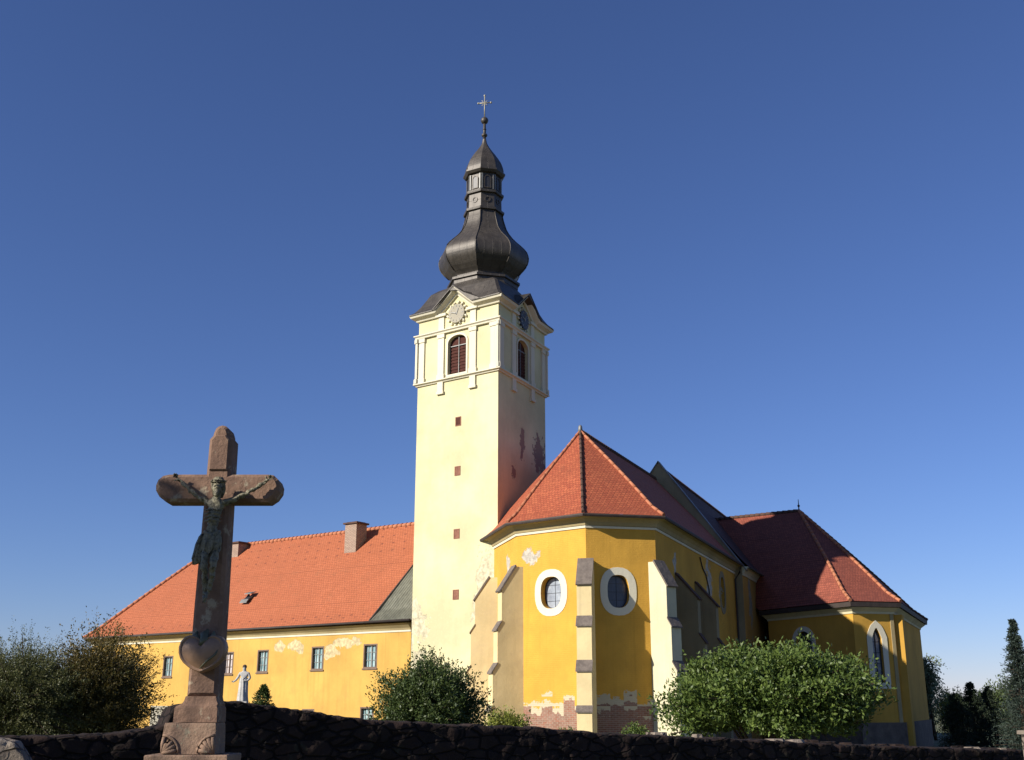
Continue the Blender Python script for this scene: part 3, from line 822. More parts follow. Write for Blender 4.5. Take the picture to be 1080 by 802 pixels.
mb.build('wall', M['wing'], wg)
for j, (u, a, b, w_) in enumerate(ups + lows):
    F = Fw; lp = rect(u - w_ / 2, u + w_ / 2, a, b)
    q = MB(); ring(q, F, grow(lp, -.07), .08, .01, -.16); wn = q.build('window', M['frame'], wg)
    q = MB(); slab(q, F, lp, -.2, -.16); q.build('pane', M['glasspink'] if j == 3 else M['glassblue'], wn)
    q = MB(); slab(q, F, rect(u - .035, u + .035, a + .05, b - .05), -.16, -.1)
    for k_ in (1, 2): z = a + (b - a) * k_ / 3; slab(q, F, rect(u - w_ / 2 + .06, u + w_ / 2 - .06, z - .015, z + .015), -.16, -.12)
    for sg in (-1, 1): slab(q, F, rect(u + sg * w_ * .25 - .012, u + sg * w_ * .25 + .012, a + .05, b - .05), -.16, -.122)
    q.build('sash', M['sash'] if j != 3 else M['frame'], wn)
    q = MB(); slab(q, F, rect(u - w_ / 2 - .05, u + w_ / 2 + .05, a - .08, a - .003), -.1, .06); q.build('sill', M['frame'], wn)
q = MB(); slab(q, Fw, rect(20.0, 21.85, -1.5, .02), -.02, .035); nb_ = q.build('blocked_opening', M['clocklight'], wg)
q = MB(); slab(q, Fw, oval(20.95, -.65, .14, .14, 12, 2), .03, .05); q.build('vent_hole', M['clock'], nb_)
q = MB(); sweep(q, [V3(WA, 3.90), V3(WA + wd_ * WL, 3.98), V3(WA + wd_ * WL + wb * 13, 3.98)], [-wb, wd_], [(-.02, 0), (.04, 0), (.05, .09), (-.02, .09)]); q.build('white_band', M['white'], wg)
q = MB(); sweep(q, [V3(WA, 3.90), V3(WA + wd_ * WL, 3.98), V3(WA + wd_ * WL + wb * 13, 3.98)], [-wb, wd_], [(-.02, .09), (.05, .09), (.09, .2), (.26, .36), (.42, .44), (-.02, .47)]); q.build('cornice', M['tan'], wg)
q = MB(); q.tube([Fw.p(-.3, EW, .5), Fw.p(WL + .3, EW, .5)], .075, 6); q.build('gutter', M['gutter'], wg)
def wp(s_, o, z): return WA + wd_ * s_ + wb * o + Z * z
RZ = 11.1
e0, e1 = wp(2.7, -.45, EW), wp(WL + .5, -.45, EW); r0, r1 = wp(2.7, 6.5, RZ), wp(24.9, 6.5, RZ)
mb = MB(); roof_face(mb, e0, e1, r1, r0, 14, .12); e2 = wp(WL + .5, 13.45, EW); roof_face(mb, e1, e2, r1, r1, 14, .12); e3 = wp(2.7, 13.45, EW); roof_face(mb, e2, e3, r0, r1, 10, .3)
mb.build('roof', M['orange'], wg)
mb = MB(); a0, a1 = wp(-1.5, -.45, EW), wp(-1.5, 6.5, RZ)
rows = []
for i_ in range(0, 64):
    s_ = -1.5 + 4.2 * i_ / 63; dz = .05 * math.cos(i_ * math.pi / 1.5)
    rows.append([wp(s_, -.5 + 7 * t, EW + .05 + (RZ - EW) * t + dz - .12 * max(0, 1 - (t - .12) / .55) ** 2 * (t > .01)) for t in (0, .12, .25, .4, .6, .8, 1)])
mb.grid(rows); mb.build('metal_roof', M['corr'], wg)
ridge_tiles([r0, r1], M['ridge'], wg, .14); ridge_tiles(hipline(e1, r1, .12), M['ridge'], wg, .12, 'hip_tiles')
q = MB(); q.tube([e0 + Z * .08, r0 + Z * .06], .05, 6); q.build('flashing', M['gutter'], wg)
for s_, o, w_, zt, zb in ((9.4, 5.2, 1.0, 11.25, 9.0), (21.4, 5.9, .95, 11.05, 9.4)):
    q = MB(); c_0 = wp(s_, o, zb); q.box(c_0, w_, .95, zt - zb, R(90 + 54.3)); cm = q.build('chimney', M['brick'], wg)
    q = MB(); q.box(wp(s_, o, zt), w_ + .22, 1.17, .1, R(144.3)); q.box(wp(s_, o, zt + .101), w_ - .1, .8, .05, R(144.3)); q.build('chimney_cap', M['ridgedark'], cm)
    q = MB(); q.box(wp(s_, o, zb + .15), w_ + .12, 1.1, .18, R(144.3)); q.build('flashing_collar', M['zinc'], cm)
q = MB(); q.prism([wp(15.0, 1.45, 6.42), wp(15.5, 1.45, 6.42), wp(15.5, 2.0, 6.7), wp(15.0, 2.0, 6.7)], Z * .12)
q.prism([wp(15.51, 1.5, 6.45), wp(15.51, 1.95, 6.98), wp(15.51, 2.0, 6.8)], -wd_ * .06); q.build('roof_hatch', M['clock'], wg)
q = MB(); q.prism([wp(14.95, 1.62, 6.88), wp(15.55, 1.62, 6.88), wp(15.55, 2.05, 7.02), wp(14.95, 2.05, 7.02)], Z * .05); q.prism([wp(14.95, 1.3, 6.3), wp(15.6, 1.3, 6.3), wp(15.6, 1.45, 6.5), wp(14.95, 1.45, 6.5)], Z * .05); q.build('hatch_lid', M['zinc'], wg)

# =================================================================== RUBBLE WALLS
def rubble(name, label, pts, thick, mat, cap=None, seed=1, floor=-2.6, group=None):
    """pts: (x,y,ztop). rough stone courses, displaced"""
    rnd = random.Random(seed); P_ = [Vector(p_) for p_ in pts]; dense = []
    for a, b in zip(P_, P_[1:]):
        n = max(1, int((Vector((b.x, b.y, 0)) - Vector((a.x, a.y, 0))).length / .045))
        for i_ in range(n): dense.append(a.lerp(b, i_ / n))
    dense.append(P_[-1]); rows = []
    for i_, p_ in enumerate(dense):
        q0 = dense[max(i_ - 1, 0)]; q1 = dense[min(i_ + 1, len(dense) - 1)]
        t = Vector((q1.x - q0.x, q1.y - q0.y, 0)).normalized(); n = Vector((t.y, -t.x, 0))
        zb_ = floor; H = p_.z - zb_
        zt = p_.z + .03 * noise.noise(Vector((i_ * .17, seed, 0))) + .022 * noise.noise(Vector((i_ * .55, seed, 3)))
        col = []
        nz_ = 44
        for k_ in range(nz_ + 1): col.append((thick / 2, zb_ + (zt - zb_) * k_ / nz_))
        col += [(thick / 4, zt + .02), (-thick / 4, zt + .02)]
        for k_ in range(nz_, -1, -2): col.append((-thick / 2, zb_ + (zt - zb_) * k_ / nz_))
        r = []
        for o_, z in col:
            q = V3(p_, z) + n * o_
            d = noise.noise(q * 3.1) * .03 + noise.noise(q * 9) * .018
            cell = noise.voronoi(Vector((q.x * 4.0, q.y * 4.0, q.z * 6.5)))[0]
            d += min(.03, (cell[1] - cell[0]) * .12)
            r.append(q + n * (d if o_ > 0 else -d))
        rows.append(r)
    mb = MB(); mb.grid(rows, smooth=True); mb.face(rows[0]); mb.face(rows[-1])
    return mb
WPTS = [(-9.5, 11.83, -.34), (-6.2, 13.73, -.35), (-5.53, 14.11, -.36), (-5.06, 14.39, -.34), (-4.71, 14.59, -.3), (-4.47, 14.74, -.24), (-4.40, 14.78, -.02), (-4.0, 15.0, .05), (-3.83, 15.1, .05), (-3.5, 15.29, .03), (-3.35, 15.37, -.01), (-3.18, 15.47, -.03), (-2.71, 15.74, -.1), (-2.48, 15.88, -.15), (-1.86, 16.23, -.21), (-1.22, 16.6, -.25), (-.56, 16.99, -.29), (.29, 17.47, -.32), (.87, 17.81, -.38), (1.48, 18.17, -.43), (2.45, 18.72, -.48), (3.47, 19.31, -.53), (4.4, 19.85, -.58), (5.81, 20.66, -.67), (6.95, 21.32, -.72), (8.39, 22.15, -.78), (10.19, 23.19, -.86), (16, 26.5, -1.1)]
wl = thing('churchyard_wall', 'long dark shaded rubble wall running behind the stone crucifix', 'stone wall', (0, 17.3, -2.4))
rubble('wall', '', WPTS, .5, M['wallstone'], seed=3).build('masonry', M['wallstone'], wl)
rnd = random.Random(5)
for s_ in np.arange(6.5, 27, .42):
    # loose coping stones; pale colour on some stands for sunlit gaps
    acc = 0
    for a, b in zip(WPTS, WPTS[1:]):
        L = math.hypot(b[0] - a[0], b[1] - a[1])
        if acc + L >= s_ + 0: break
        acc += L
    t = (s_ - acc) / L; p_ = Vector(a).lerp(Vector(b), t)
    if p_.x < 2.2: continue
    if rnd.random() < .4: continue
    q = MB(); r_ = rnd.uniform(.12, .22); n_ = 7
    rows = []
    for zc, sc_ in ((-.10, .8), (-.02, 1.05), (.045 + rnd.uniform(0, .035), .78)):
        rows.append([p_ + Vector((r_ * sc_ * math.cos(2 * math.pi * i_ / n_) * rnd.uniform(.8, 1.2), .8 * r_ * sc_ * math.sin(2 * math.pi * i_ / n_) * rnd.uniform(.8, 1.2), zc)) for i_ in range(n_)])
    q.grid(rows, closed=True); q.face(rows[0]); q.face(rows[-1])
    q.build('coping_stone', M['walllight'] if rnd.random() < .4 else M['wallstone'], wl)
lw = thing('garden_wall', 'short pale sunlit rubble wall at the lower left under the loose bush', 'stone wall', (-7.5, 13.4, -1.8))
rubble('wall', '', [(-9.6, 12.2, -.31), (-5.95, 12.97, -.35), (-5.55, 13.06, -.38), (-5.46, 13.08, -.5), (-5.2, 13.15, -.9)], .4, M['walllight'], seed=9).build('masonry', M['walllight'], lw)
gp = MB(); gp.box((9.82, 21.4, -2.7), .62, .5, 2.2, R(10)); gp.box((9.82, 21.4, -.5), .72, .6, .07, R(10))
tag(gp.build('stone_post', M['walllight']), 'pale square stone post standing before the wall at the right edge', 'stone post')

# =================================================================== STONE CRUCIFIX
cr = thing('wayside_crucifix', 'brown sandstone wayside cross with bronze figure and bronze heart on stepped pedestal', 'stone crucifix', (-3.27, 12.1, -1.75))
def extr(mb, outline, y0, y1, ch_=.025):
    """outline (x,z) ccw seen from the camera; chamfered front edges"""
    ins = grow(outline, -ch_)
    a = [Vector((x, y0, z)) for x, z in ins]; b = [Vector((x, y0 + ch_, z)) for x, z in outline]; c = [Vector((x, y1, z)) for x, z in outline]
    mb.face(a); n = len(a)
    for i_ in range(n):
        j = (i_ + 1) % n
        mb.face([a[i_], a[j], b[j], b[i_]]); mb.face([b[i_], b[j], c[j], c[i_]])
    mb.face(c[::-1])
cx = -3.245
L_ = [(-3.40, .10), (-3.085, .10), (-3.09, 1.0), (-3.105, 2.15), (-2.68, 2.15), (-2.61, 2.20), (-2.565, 2.27), (-2.56, 2.34), (-2.585, 2.40), (-2.635, 2.45), (-2.70, 2.46), (-3.11, 2.46), (-3.115, 2.86), (-3.15, 2.90), (-3.155, 2.93), (-3.175, 2.985), (-3.205, 3.01), (-3.245, 3.02), (-3.285, 3.01), (-3.315, 2.985), (-3.335, 2.93), (-3.34, 2.90), (-3.375, 2.86), (-3.38, 2.46), (-3.79, 2.46), (-3.86, 2.445), (-3.91, 2.40), (-3.93, 2.34), (-3.925, 2.28), (-3.88, 2.21), (-3.80, 2.15), (-3.385, 2.15), (-3.40, 1.0)]
mb = MB(); extr(mb, L_, 12.0, 12.27, .035)
cb_ = mb.build('cross_body', M['sand'], cr)
mb = MB(); extr(mb, [(-3.345, 2.5), (-3.145, 2.5), (-3.145, 2.84), (-3.19, 2.9), (-3.30, 2.9), (-3.345, 2.84)], 11.975, 12.02, .012); mb.build('raised_panel', M['sand'], cb_)
mb = MB()   # flared foot of the shaft
rows = []
for z, h, f in ((-.16, .225, .09), (-.02, .222, .085), (.0, .21, .08), (.025, .185, .06), (.055, .168, .05), (.10, .157, .045)):
    rows.append([Vector((cx - .03 * (z < .02) + sx * h, 12.13 + sy * (.1 + f), z)) for sx, sy in ((-1, -1), (1, -1), (1, 1), (-1, 1))])
mb.grid(rows, closed=True); mb.face(rows[0]); mb.face(rows[-1])
mb.build('foot', M['sand'], cr)
mb = MB(); rows = []
for z, h, f in ((-.47, .275, .21), (-.44, .275, .21), (-.28, .27, .205), (-.19, .265, .2), (-.165, .258, .193)):
    rows.append([Vector((-3.31 + sx * h, 12.1 + sy * f, z)) for sx, sy in ((-1, -1), (1, -1), (1, 1), (-1, 1))])
mb.grid(rows, closed=True); mb.face(rows[0]); mb.face(rows[-1])
pb = mb.build('pedestal_block', M['sandlow'], cr)
for sx in (-1, 1):   # carved shell scrolls in the lower corners
    q = MB(); bx = -3.31 + sx * .275
    for k_ in range(5):
        a = R(8 + 19 * k_); q.tube([Vector((bx - sx * .01, 11.885, -.455)), Vector((bx - sx * .01 - sx * .085 * math.cos(a), 11.875, -.455 + .085 * math.sin(a))), Vector((bx - sx * .01 - sx * .15 * math.cos(a), 11.885, -.455 + .15 * math.sin(a)))], [.012, .022, .02], 6)
    q.tube([Vector((bx - sx * (.01 + .17 * math.cos(R(a_))), 11.885, -.455 + .17 * math.sin(R(a_)))) for a_ in range(0, 91, 15)], .014, 6)
    q.build('carved_shell', M['sandlow'], pb)
mb = MB(); rows = []
for z, h, f in ((-.62, .41, .3), (-.515, .42, .31), (-.487, .42, .31), (-.475, .412, .3)):
    rows.append([Vector((-3.30 + sx * h, 12.1 + sy * f, z)) for sx, sy in ((-1, -1), (1, -1), (1, 1), (-1, 1))])
mb.grid(rows, closed=True); mb.face(rows[0]); mb.face(rows[-1]); mb.build('slab', M['sandlow'], cr)
mb = MB(); mb.box((-3.30, 12.1, -1.8), .7, .5, 1.18); mb.build('pedestal_base', M['sandlow'], cr)
# heart: swelling bronze heart with torches
HH = [(0, .105), (.04, .14), (.09, .165), (.14, .168), (.19, .148), (.228, .105), (.245, .05), (.242, -.01), (.222, -.065), (.185, -.112), (.13, -.155), (.07, -.188), (.02, -.205), (0, -.21)]
hp = HH + [(-x, z) for x, z in HH[-2:0:-1]]; mb = MB(); rows = []
HC = Vector((-3.24, 12.0, .545))
for sc_, yy in ((.94, .03), (1.0, -.0), (1.02, -.07), (1.0, -.125), (.95, -.145), (.90, -.145), (.87, -.132), (.80, -.145), (.62, -.165), (.4, -.178), (.18, -.184)):
    rows.append([HC + Vector((x * sc_, yy, z * sc_)) for x, z in hp])
mb.grid(rows, closed=True, smooth=True); mb.face(rows[-1]); mb.face(rows[0])
ht = mb.build('heart', M['heart'], cr)
mb = MB()
mb.tube([HC + Vector(p_) for p_ in ((-.02, -.15, .06), (.02, -.13, .12), (.0, -.08, .17), (.03, -.05, .23))], [.03, .05, .05, .015], 8)
mb.tube([HC + Vector(p_) for p_ in ((-.05, -.10, .13), (-.1, -.07, .17), (-.08, -.05, .21))], [.02, .03, .012], 8)
mb.tube([HC + Vector(p_) for p_ in ((.06, -.10, .13), (.1, -.07, .17), (.09, -.05, .21))], [.02, .03, .012], 8)
mb.tube([HC + Vector(p_) for p_ in ((.19, -.13, .07), (.15, -.165, -.03), (.07, -.185, -.1), (-.0, -.165, -.17))], [.008, .012, .012, .006], 6)
mb.build('flame', M['bronze'], ht)

def skin_body(name, joints, edges, mat, parent, root=0, sub=2, smooth=True, k=1.0, rough=0.0):
    me = bpy.data.meshes.new(name + '_rig'); me.from_pydata([j[0] for j in joints], edges, [])
    o = bpy.data.objects.new(name + '_rig', me); C.objects.link(o)
    md = o.modifiers.new('skin', 'SKIN'); md.use_smooth_shade = True
    for i_, j in enumerate(joints):
        r = j[1] if isinstance(j[1], tuple) else (j[1], j[1])
        if r[0] > .0125: r = (r[0] * k, r[1] * k)
        me.skin_vertices[0].data[i_].radius = r
        me.skin_vertices[0].data[i_].use_root = (i_ == root)
    ss = o.modifiers.new('sub', 'SUBSURF'); ss.levels = sub; ss.render_levels = sub
    dg = bpy.context.evaluated_depsgraph_get()
    m2 = bpy.data.meshes.new_from_object(o.evaluated_get(dg)); m2.name = name
    bpy.data.objects.remove(o, do_unlink=True); bpy.data.meshes.remove(me)
    if rough:
        for v in m2.vertices:
            c_ = v.co
            d = noise.noise(c_ * 22) * .6 + noise.noise(Vector((c_.x * 18, c_.y * 18, c_.z * 45))) * .7
            v.co = c_ + v.normal * rough * d
    m2.materials.clear(); m2.materials.append(mat)
    n = bpy.data.objects.new(name, m2); C.objects.link(n)
    if parent is not None: attach(n, parent)
    return n
Yc = 11.88
J = [((-3.225, Yc, 1.70), (.085, .06)),      # 0 pelvis
     ((-3.235, Yc, 1.82), (.062, .05)),      # 1 waist
     ((-3.225, Yc - .01, 1.97), (.088, .062)),  # 2 chest
     ((-3.205, Yc - .01, 2.10), (.075, .05)),   # 3 upper chest
     ((-3.20, Yc - .03, 2.175), .034),           # 4 neck
     ((-3.195, Yc - .055, 2.235), .05),          # 5 head low
     ((-3.19, Yc - .055, 2.30), .058),          # 6 head
     ((-3.19, Yc - .04, 2.35), .04),          # 7 crown
     ((-3.31, Yc, 2.125), .036), ((-3.455, Yc + .02, 2.215), .026), ((-3.57, Yc + .04, 2.31), .021), ((-3.625, Yc + .05, 2.365), .018), ((-3.655, Yc + .045, 2.395), .017),   # 8-12 arm
     ((-3.09, Yc, 2.125), .036), ((-2.93, Yc + .02, 2.205), .026), ((-2.79, Yc + .04, 2.29), .021), ((-2.71, Yc + .05, 2.35), .018), ((-2.675, Yc + .045, 2.375), .017),   # 13-17
     ((-3.265, Yc - .01, 1.63), .052), ((-3.268, Yc - .085, 1.44), .036), ((-3.262, Yc - .01, 1.28), .032), ((-3.262, Yc + .02, 1.14), .021), ((-3.25, Yc - .03, 1.085), .022), ((-3.24, Yc - .05, 1.04), .016),   # 18-23
     ((-3.185, Yc - .01, 1.63), .052), ((-3.165, Yc - .10, 1.45), .036), ((-3.19, Yc - .03, 1.29), .032), ((-3.225, Yc - .0, 1.16), .021), ((-3.235, Yc - .05, 1.11), .022), ((-3.23, Yc - .075, 1.06), .016),   # 24-29
     ((-3.195, Yc - .118, 2.285), .012), ((-3.255, Yc - .05, 2.285), .011), ((-3.13, Yc - .05, 2.285), .011)]  # nose, ears
Ed = [(0, 1), (1, 2), (2, 3), (3, 4), (4, 5), (5, 6), (6, 7), (3, 8), (8, 9), (9, 10), (10, 11), (11, 12), (3, 13), (13, 14), (14, 15), (15, 16), (16, 17), (0, 18), (18, 19), (19, 20), (20, 21), (21, 22), (22, 23), (0, 24), (24, 25), (25, 26), (26, 27), (27, 28), (28, 29), (6, 30), (6, 31), (6, 32)]
# fingers
def fingers(J, Ed, wrist, d, sgn, r=.0065, L=.055):
    d = Vector(d).normalized(); side = Vector((-d.z, 0, d.x))
    for k_, a in enumerate((-.5, -.17, .14, .45)):
        u = (d + side * a * .9).normalized(); b = Vector(J[wrist][0]); n = len(J)
        l = L * (1 - .18 * abs(k_ - 1.4))
        J += [(tuple(b + u * .026), r * 1.1), (tuple(b + u * (.026 + l * .5) + Vector((0, -.008, 0))), r), (tuple(b + u * (.026 + l * .8) + Vector((0, -.026, 0))), r * .85)]
        Ed += [(wrist, n), (n, n + 1), (n + 1, n + 2)]
    u = (d * .35 + side * sgn).normalized(); b = Vector(J[wrist][0]) - d * .012; n = len(J)
    J += [(tuple(b + u * .026), r * 1.2), (tuple(b + u * .052 + d * .01 + Vector((0, -.01, 0))), r)]
    Ed += [(wrist, n), (n, n + 1)]
fingers(J, Ed, 12, (-.75, 0, .65), 1); fingers(J, Ed, 17, (.75, 0, .6), 1)
co = skin_body('figure', J, Ed, M['figure'], cr, k=1.02, rough=.02)
# hair, beard, crown of thorns and loincloth
HX, HY = -3.19, Yc - .055
mb = MB(); rows = []
for i_, (z, rx, ry, oy) in enumerate(((2.17, .045, .03, .05), (2.21, .062, .045, .04), (2.26, .074, .058, .03), (2.31, .076, .066, .018), (2.355, .066, .06, .012), (2.39, .04, .036, .01))):
    rows.append([Vector((HX + (rx + .007 * math.sin(k_ * 2.1 + i_)) * math.cos(R(k_ * 18)), HY + oy + (ry + .006 * math.cos(k_ * 2.7 + i_)) * math.sin(R(k_ * 18)) * (.15 if math.sin(R(k_ * 18)) < 0 and i_ < 3 else .75 if math.sin(R(k_ * 18)) < 0 and i_ == 3 else 1), z)) for k_ in range(20)])
mb.grid(rows, closed=True, smooth=True); mb.face(rows[-1]); mb.face(rows[0]); mb.build('hair', M['figure'], co)
mb = MB(); rows = []
for z, rx, ry in ((2.165, .012, .01), (2.185, .026, .018), (2.215, .034, .024), (2.24, .03, .02)):
    rows.append([Vector((HX + rx * math.cos(R(k_ * 30)), HY - .045 + ry * math.sin(R(k_ * 30)), z)) for k_ in range(12)])
mb.grid(rows, closed=True, smooth=True); mb.face(rows[-1]); mb.face(rows[0]); mb.build('beard', M['figure'], co)
mb = MB(); rnd = random.Random(3)
for q_ in range(3):
    mb.tube([Vector((HX + (.072 + .006 * math.sin(5 * a + q_ * 2)) * math.cos(a), HY + .012 + (.068 + .006 * math.cos(4 * a + q_)) * math.sin(a), 2.338 + .012 * math.sin(3 * a + q_ * 2.1))) for a in [2 * math.pi * i_ / 30 for i_ in range(31)]], .0065, 5)
for q_ in range(26):
    a = rnd.uniform(0, 2 * math.pi); b = Vector((HX + .072 * math.cos(a), HY + .012 + .068 * math.sin(a), 2.338 + rnd.uniform(-.01, .012)))
    mb.tube([b, b + Vector((.022 * math.cos(a + rnd.uniform(-.9, .9)), .022 * math.sin(a + rnd.uniform(-.9, .9)), rnd.uniform(-.012, .02)))], [.004, .001], 4)
mb.build('thorn_crown', M['figure'], co)
mb = MB()
for sg in (-1, 1):      # ribs and chest edge
    for q_, z in enumerate((2.035, 2.0, 1.965, 1.93)):
        mb.tube([Vector((-3.225 + sg * (.012 + .08 * t), Yc - .092 + .055 * t * t, z - .012 * q_ * .3 - .028 * t + .02 * t * t)) for t in (0, .3, .6, .85, 1)], [.006, .009, .009, .008, .004], 6)
mb.build('ribs', M['figure'], co)
mb = MB(); rows = []
for i_, (z, rx, ry) in enumerate(((1.80, .076, .062), (1.785, .09, .074), (1.76, .083, .07), (1.72, .094, .08), (1.67, .1, .086), (1.63, .097, .086), (1.60, .09, .08))):
    am = .005 + .014 * (i_ / 6)
    rows.append([Vector((-3.225 + (rx + am * math.sin(k_ * 1.55 + i_ * .5)) * math.cos(2 * math.pi * k_ / 40), Yc - .01 + (ry + am * math.sin(k_ * 1.55 + i_ * .5 + 1)) * math.sin(2 * math.pi * k_ / 40), z + .02 * math.sin(k_ * .33 + 1) - (.03 * (i_ / 6) * math.sin(k_ * .9)))) for k_ in range(40)])
mb.grid(rows, closed=True, smooth=True)
rows = []
for i_, (z, x0, wd2) in enumerate(((1.77, -3.315, .022), (1.73, -3.33, .038), (1.66, -3.345, .045), (1.58, -3.352, .05), (1.51, -3.358, .062), (1.46, -3.352, .055))):
    rows.append([Vector((x0 + wd2 * math.cos(2 * math.pi * k_ / 20) * (1 + .28 * math.sin(k_ * 1.9 + i_ * .6)), Yc + .0 + .034 * math.sin(2 * math.pi * k_ / 20) * (1 + .4 * math.sin(k_ * 2.3)), z + .014 * math.sin(k_ * 1.3))) for k_ in range(20)])
mb.grid(rows, closed=True, smooth=True); mb.face(rows[0]); mb.face(rows[-1])
mb.build('loincloth', M['figure'], co)

# =================================================================== WHITE STATUE
SX, SY, SB = -9.37, 40.0, .16
sp = thing('statue_pedestal', 'grey stone pillar pedestal under the small white statue behind the wall', 'pedestal', (SX, SY, -2.6))
q = MB(); q.box((SX, SY, -2.62), .6, .6, .35); q.box((SX, SY, -2.27), .44, .44, 2.2); q.box((SX, SY, -.07), .54, .54, .12); q.build('pillar', M['plinth'], sp)
q = MB(); q.box((SX, SY, .0502), .5, .5, .04); q.box((SX, SY, .0902), .36, .34, .07); q.build('plinth_cap', M['statue'], sp)
ss_ = thing('saint_statue', 'small white robed saint statue seen against the yellow wing wall', 'statue', (SX, SY, SB))
J = [((SX + .0, SY, .74), (.12, .1)), ((SX + .01, SY, .92), (.115, .09)), ((SX + .015, SY, 1.08), (.14, .085)), ((SX + .01, SY, 1.17), .05), ((SX + .0, SY - .01, 1.26), .07), ((SX + .0, SY, 1.335), .055),
     ((SX - .14, SY, 1.1), .055), ((SX - .2, SY - .04, .95), .045), ((SX - .28, SY - .1, .84), .032), ((SX - .33, SY - .12, .82), .024),
     ((SX + .15, SY, 1.1), .058), ((SX + .22, SY - .02, .94), .05), ((SX + .14, SY - .1, .84), .036), ((SX + .06, SY - .13, .88), .026),
     ((SX - .0, SY, .52), (.14, .12)), ((SX - .01, SY, .32), (.15, .13)), ((SX - .01, SY, .2), (.165, .14))]
Ed = [(0, 1), (1, 2), (2, 3), (3, 4), (4, 5), (2, 6), (6, 7), (7, 8), (8, 9), (2, 10), (10, 11), (11, 12), (12, 13), (0, 14), (14, 15), (15, 16)]
fingers(J, Ed, 9, (-.9, 0, .1), 1, .007, .05); fingers(J, Ed, 13, (-.8, 0, .3), 1, .007, .05)
fb = skin_body('figure', J, Ed, M['statue'], ss_)
mb = MB(); rows = []
for i_, (z, r) in enumerate(((.16, .19), (.2, .185), (.4, .165), (.6, .15), (.8, .145), (.95, .13))):
    rows.append([Vector((SX + (r + .02 * math.sin(k_ * 1.9 + i_ * .4)) * math.cos(2 * math.pi * k_ / 30), SY + (r * .85 + .02 * math.sin(k_ * 1.9 + i_ * .4)) * math.sin(2 * math.pi * k_ / 30), z)) for k_ in range(30)])
mb.grid(rows, closed=True, smooth=True); mb.face(rows[0]); mb.build('robe', M['statue'], fb)
mb = MB(); ball(mb, (SX, SY + .015, 1.325), .078, 10); mb.build('hair', M['bark'], fb)

# =================================================================== VEGETATION
def leaves_obj(name, P_, D_, size, mat, parent, aspect=.45, seed=0):
    """P_ (n,3) leaf bases, D_ (n,3) leaf directions: one folded rhombus each"""
    rng = np.random.default_rng(seed); n = len(P_)
    D_ = D_ / (np.linalg.norm(D_, axis=1, keepdims=True) + 1e-9)
    rv = rng.normal(size=(n, 3)); S = np.cross(D_, rv); S /= (np.linalg.norm(S, axis=1, keepdims=True) + 1e-9)
    L = size * rng.uniform(.6, 1.35, (n, 1)); Wd = L * aspect * .5
    v = np.empty((n, 4, 3)); v[:, 0] = P_; v[:, 1] = P_ + D_ * L * .5 + S * Wd; v[:, 2] = P_ + D_ * L; v[:, 3] = P_ + D_ * L * .5 - S * Wd
    me = bpy.data.meshes.new(name); me.vertices.add(4 * n); me.vertices.foreach_set('co', v.reshape(-1))
    me.loops.add(4 * n); me.loops.foreach_set('vertex_index', np.arange(4 * n, dtype=np.int32))
    me.polygons.add(n); me.polygons.foreach_set('loop_start', np.arange(0, 4 * n, 4, dtype=np.int32)); me.polygons.foreach_set('loop_total', np.full(n, 4, dtype=np.int32))
    me.update(); me.validate(); me.materials.append(mat)
    o = bpy.data.objects.new(name, me); C.objects.link(o)
    if parent is not None: attach(o, parent)
    return o
